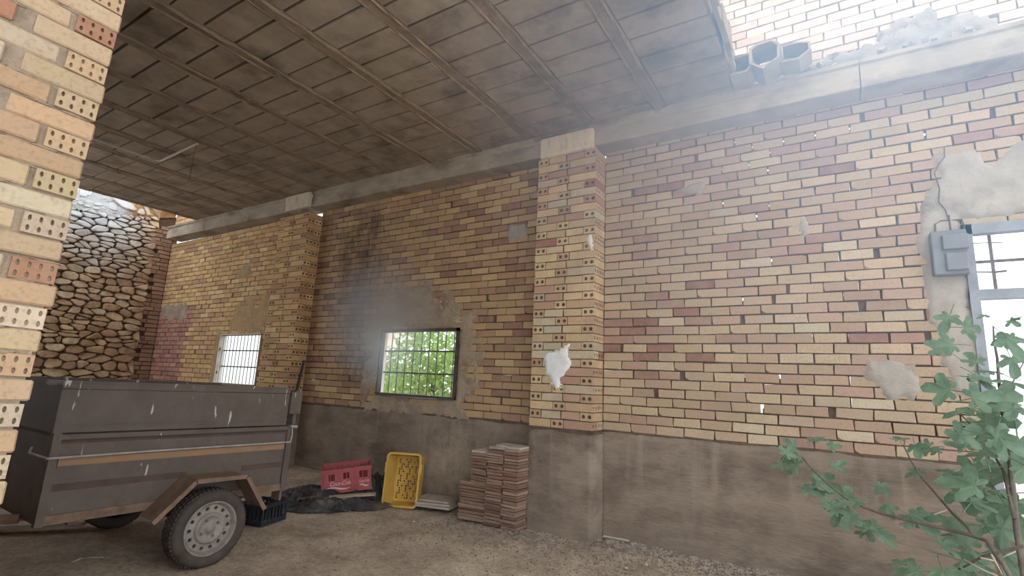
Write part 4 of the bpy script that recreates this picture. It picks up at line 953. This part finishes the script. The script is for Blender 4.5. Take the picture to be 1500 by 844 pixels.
LV = [(1190, 648, .14), (1164, 655, .10), (1150, 668, .12), (1212, 655, .09), (1172, 684, .16), (1152, 682, .11), (1222, 688, .12), (1192, 708, .17), (1178, 716, .12), (1188, 724, .14), (1240, 730, .19), (1262, 734, .15), (1234, 745, .14), (1250, 748, .15), (1206, 738, .12), (1228, 750, .10), (1300, 738, .11), (1284, 709, .10), (1326, 752, .20), (1340, 764, .16), (1262, 772, .16), (1275, 778, .14), (1290, 780, .12), (1268, 786, .12), (1318, 646, .10), (1340, 650, .11), (1366, 655, .12), (1380, 660, .12), (1352, 690, .13), (1398, 573, .18), (1388, 516, .15), (1372, 512, .12), (1400, 505, .14), (1392, 460, .13), (1408, 480, .14), (1420, 628, .22), (1436, 618, .2), (1448, 640, .2), (1400, 640, .16), (1424, 700, .2), (1405, 712, .18), (1440, 716, .22), (1460, 690, .2), (1474, 660, .2), (1486, 700, .22), (1470, 735, .22), (1492, 750, .22), (1450, 750, .2), (1436, 770, .18), (1478, 780, .22), (1490, 640, .2), (1470, 612, .2), (1450, 590, .18), (1440, 560, .18), (1462, 548, .16), (1486, 560, .18), (1495, 600, .2), (1478, 520, .14), (1470, 492, .16), (1488, 494, .14), (1448, 462, .08), (1478, 468, .08), (1492, 466, .07), (1400, 820, .2), (1424, 806, .2), (1375, 800, .14), (1352, 838, .18), (1380, 832, .18), (1450, 835, .2), (1490, 820, .22), (1410, 790, .16), (1462, 800, .2), (1420, 740, .2), (1398, 690, .14), (1485, 590, .14), (1430, 600, .16), (1320, 830, .12), (1496, 680, .2), (1446, 672, .18), (1415, 660, .16), (1418, 585, .16), (1432, 535, .14), (1424, 548, .14), (1440, 690, .2), (1458, 770, .2), (1390, 770, .14), (1482, 725, .2), (1462, 630, .16)]
for k, (x, y, s) in enumerate(LV):
    q = Vector(at(x, y, R(-1.2, -.85) if x < 1350 else R(-1.5, -.75)))-inv
    mt = Matrix.Rotation(R(-.8, .6), 3, 'Z') @ Matrix.Rotation(.95+R(-.65, .55), 3, 'X') @ Matrix.Rotation(R(-3.1, 3.1), 3, 'Z')
    link('leaf', random.choice(FL), None, ft, q, mt.to_euler(), (s*1.2, s*1.2, s*1.2))

# ------------------------------------------------------------------ outside, seen through the windows
o = MB(); o.box(-60, 40, .35, 90, -.25, -.1); o = o.obj('ground', M['ground_out']); tag(o, 'pale sunlit ground outside the windows', 'ground', kind=ST)
def tree(cx, cy, cz, rx, rz, n, label, trunk_h):
    t = empty('tree', (cx, cy, -.1)); tag(t, label, 'tree', 'trees outside the barred window')
    b = MB(); b.tube([(0, 0, 0), (.05, .03, cz*.6), (.0, 0, cz)], [.10, .07, .03], 7); b.obj('trunk', M['bark'], t)
    m = MB()
    for _ in range(n):
        d = Vector((random.gauss(0, 1), random.gauss(0, 1), random.gauss(0, 1))).normalized()*(random.random()**.4); p = Vector((d.x*rx, d.y*rx, cz+d.z*rz))
        s = R(.05, .11); a = Vector((R(-1, 1), R(-1, 1), R(-1, 1))).normalized()*s; c = a.cross(Vector((R(-1, 1), R(-1, 1), R(-1, 1)))).normalized()*s*.5
        m.add([p-a, p+c, p+a, p-c], [(0, 1, 2, 3)])
    tag(m.obj('foliage', M['foliage'], t), kind='stuff')
tree(-6.9, 4.6, 1.55, 1.25, 1.45, 3600, 'bright green leafy tree filling the right half of the barred window', 1)
tree(-9.9, 5.4, 1.0, 1.2, 1.15, 2600, 'lower green tree in the left half of the barred window', 1)
tree(-18.6, 6.2, .4, 1.0, .5, 900, 'low green shrub outside the small far window', .3)
b = MB(); b.box(-30, -14.2, 9, 12, -.1, 5.2); hb = b.obj('building', M['white_wall']); tag(hb, 'white rendered building outside the small far window', 'building')


# haze volume added for the lens flare veil at the upper right
def haze():
    g = NT('lens_veil'); p = g.pos(); g.t.nodes.remove(g.b)
    d = g.n('ShaderNodeVectorMath', operation='DISTANCE'); g.l(g.map(p, (1, 1, .8)), d.inputs[0]); d.inputs[1].default_value = (1.1, -1.2, 3.8)
    f = g.math('POWER', g.ramp(d.outputs['Value'], 2.9, .2, 0, 1), 1.5)
    v = g.n('ShaderNodeVolumeScatter'); v.inputs['Color'].default_value = (.42, .66, 1, 1); v.inputs['Anisotropy'].default_value = .2
    g.put(v.inputs['Density'], g.math('MULTIPLY', f, .60)); g.l(v.outputs[0], g.o.inputs['Volume'])
    return g.m
m = MB(); m.box(-1.25, 3.25, -3.9, -.32, .6, 4.07); o = m.obj('glare_haze', haze()); tag(o, 'bluish haze added as lens glare by the broken roof and tall window', 'haze', kind='stuff')
SC.cycles.volume_step_rate = 4; SC.cycles.volume_bounces = 1

def window_haze():  # haze volume added to stand for lens glare round the window
    g = NT('window_glare'); p = g.pos(); g.t.nodes.remove(g.b)
    d = g.n('ShaderNodeVectorMath', operation='DISTANCE'); g.l(g.map(p, (1, 1, 1)), d.inputs[0]); d.inputs[1].default_value = (-3.55, -.2, 2.12)
    v = g.n('ShaderNodeVolumeScatter'); v.inputs['Color'].default_value = (.6, .8, 1, 1); v.inputs['Anisotropy'].default_value = .3
    g.put(v.inputs['Density'], g.math('MULTIPLY', g.math('POWER', g.ramp(d.outputs['Value'], .95, .05, 0, 1), 1.5), 2.4)); g.l(v.outputs[0], g.o.inputs['Volume'])
    return g.m
m = MB(); m.box(-4.5, -2.6, -1.1, -.04, 1.2, 3.1); o = m.obj('glare_haze', window_haze()); tag(o, 'faint bluish haze glowing in front of the barred window', 'haze', kind='stuff')
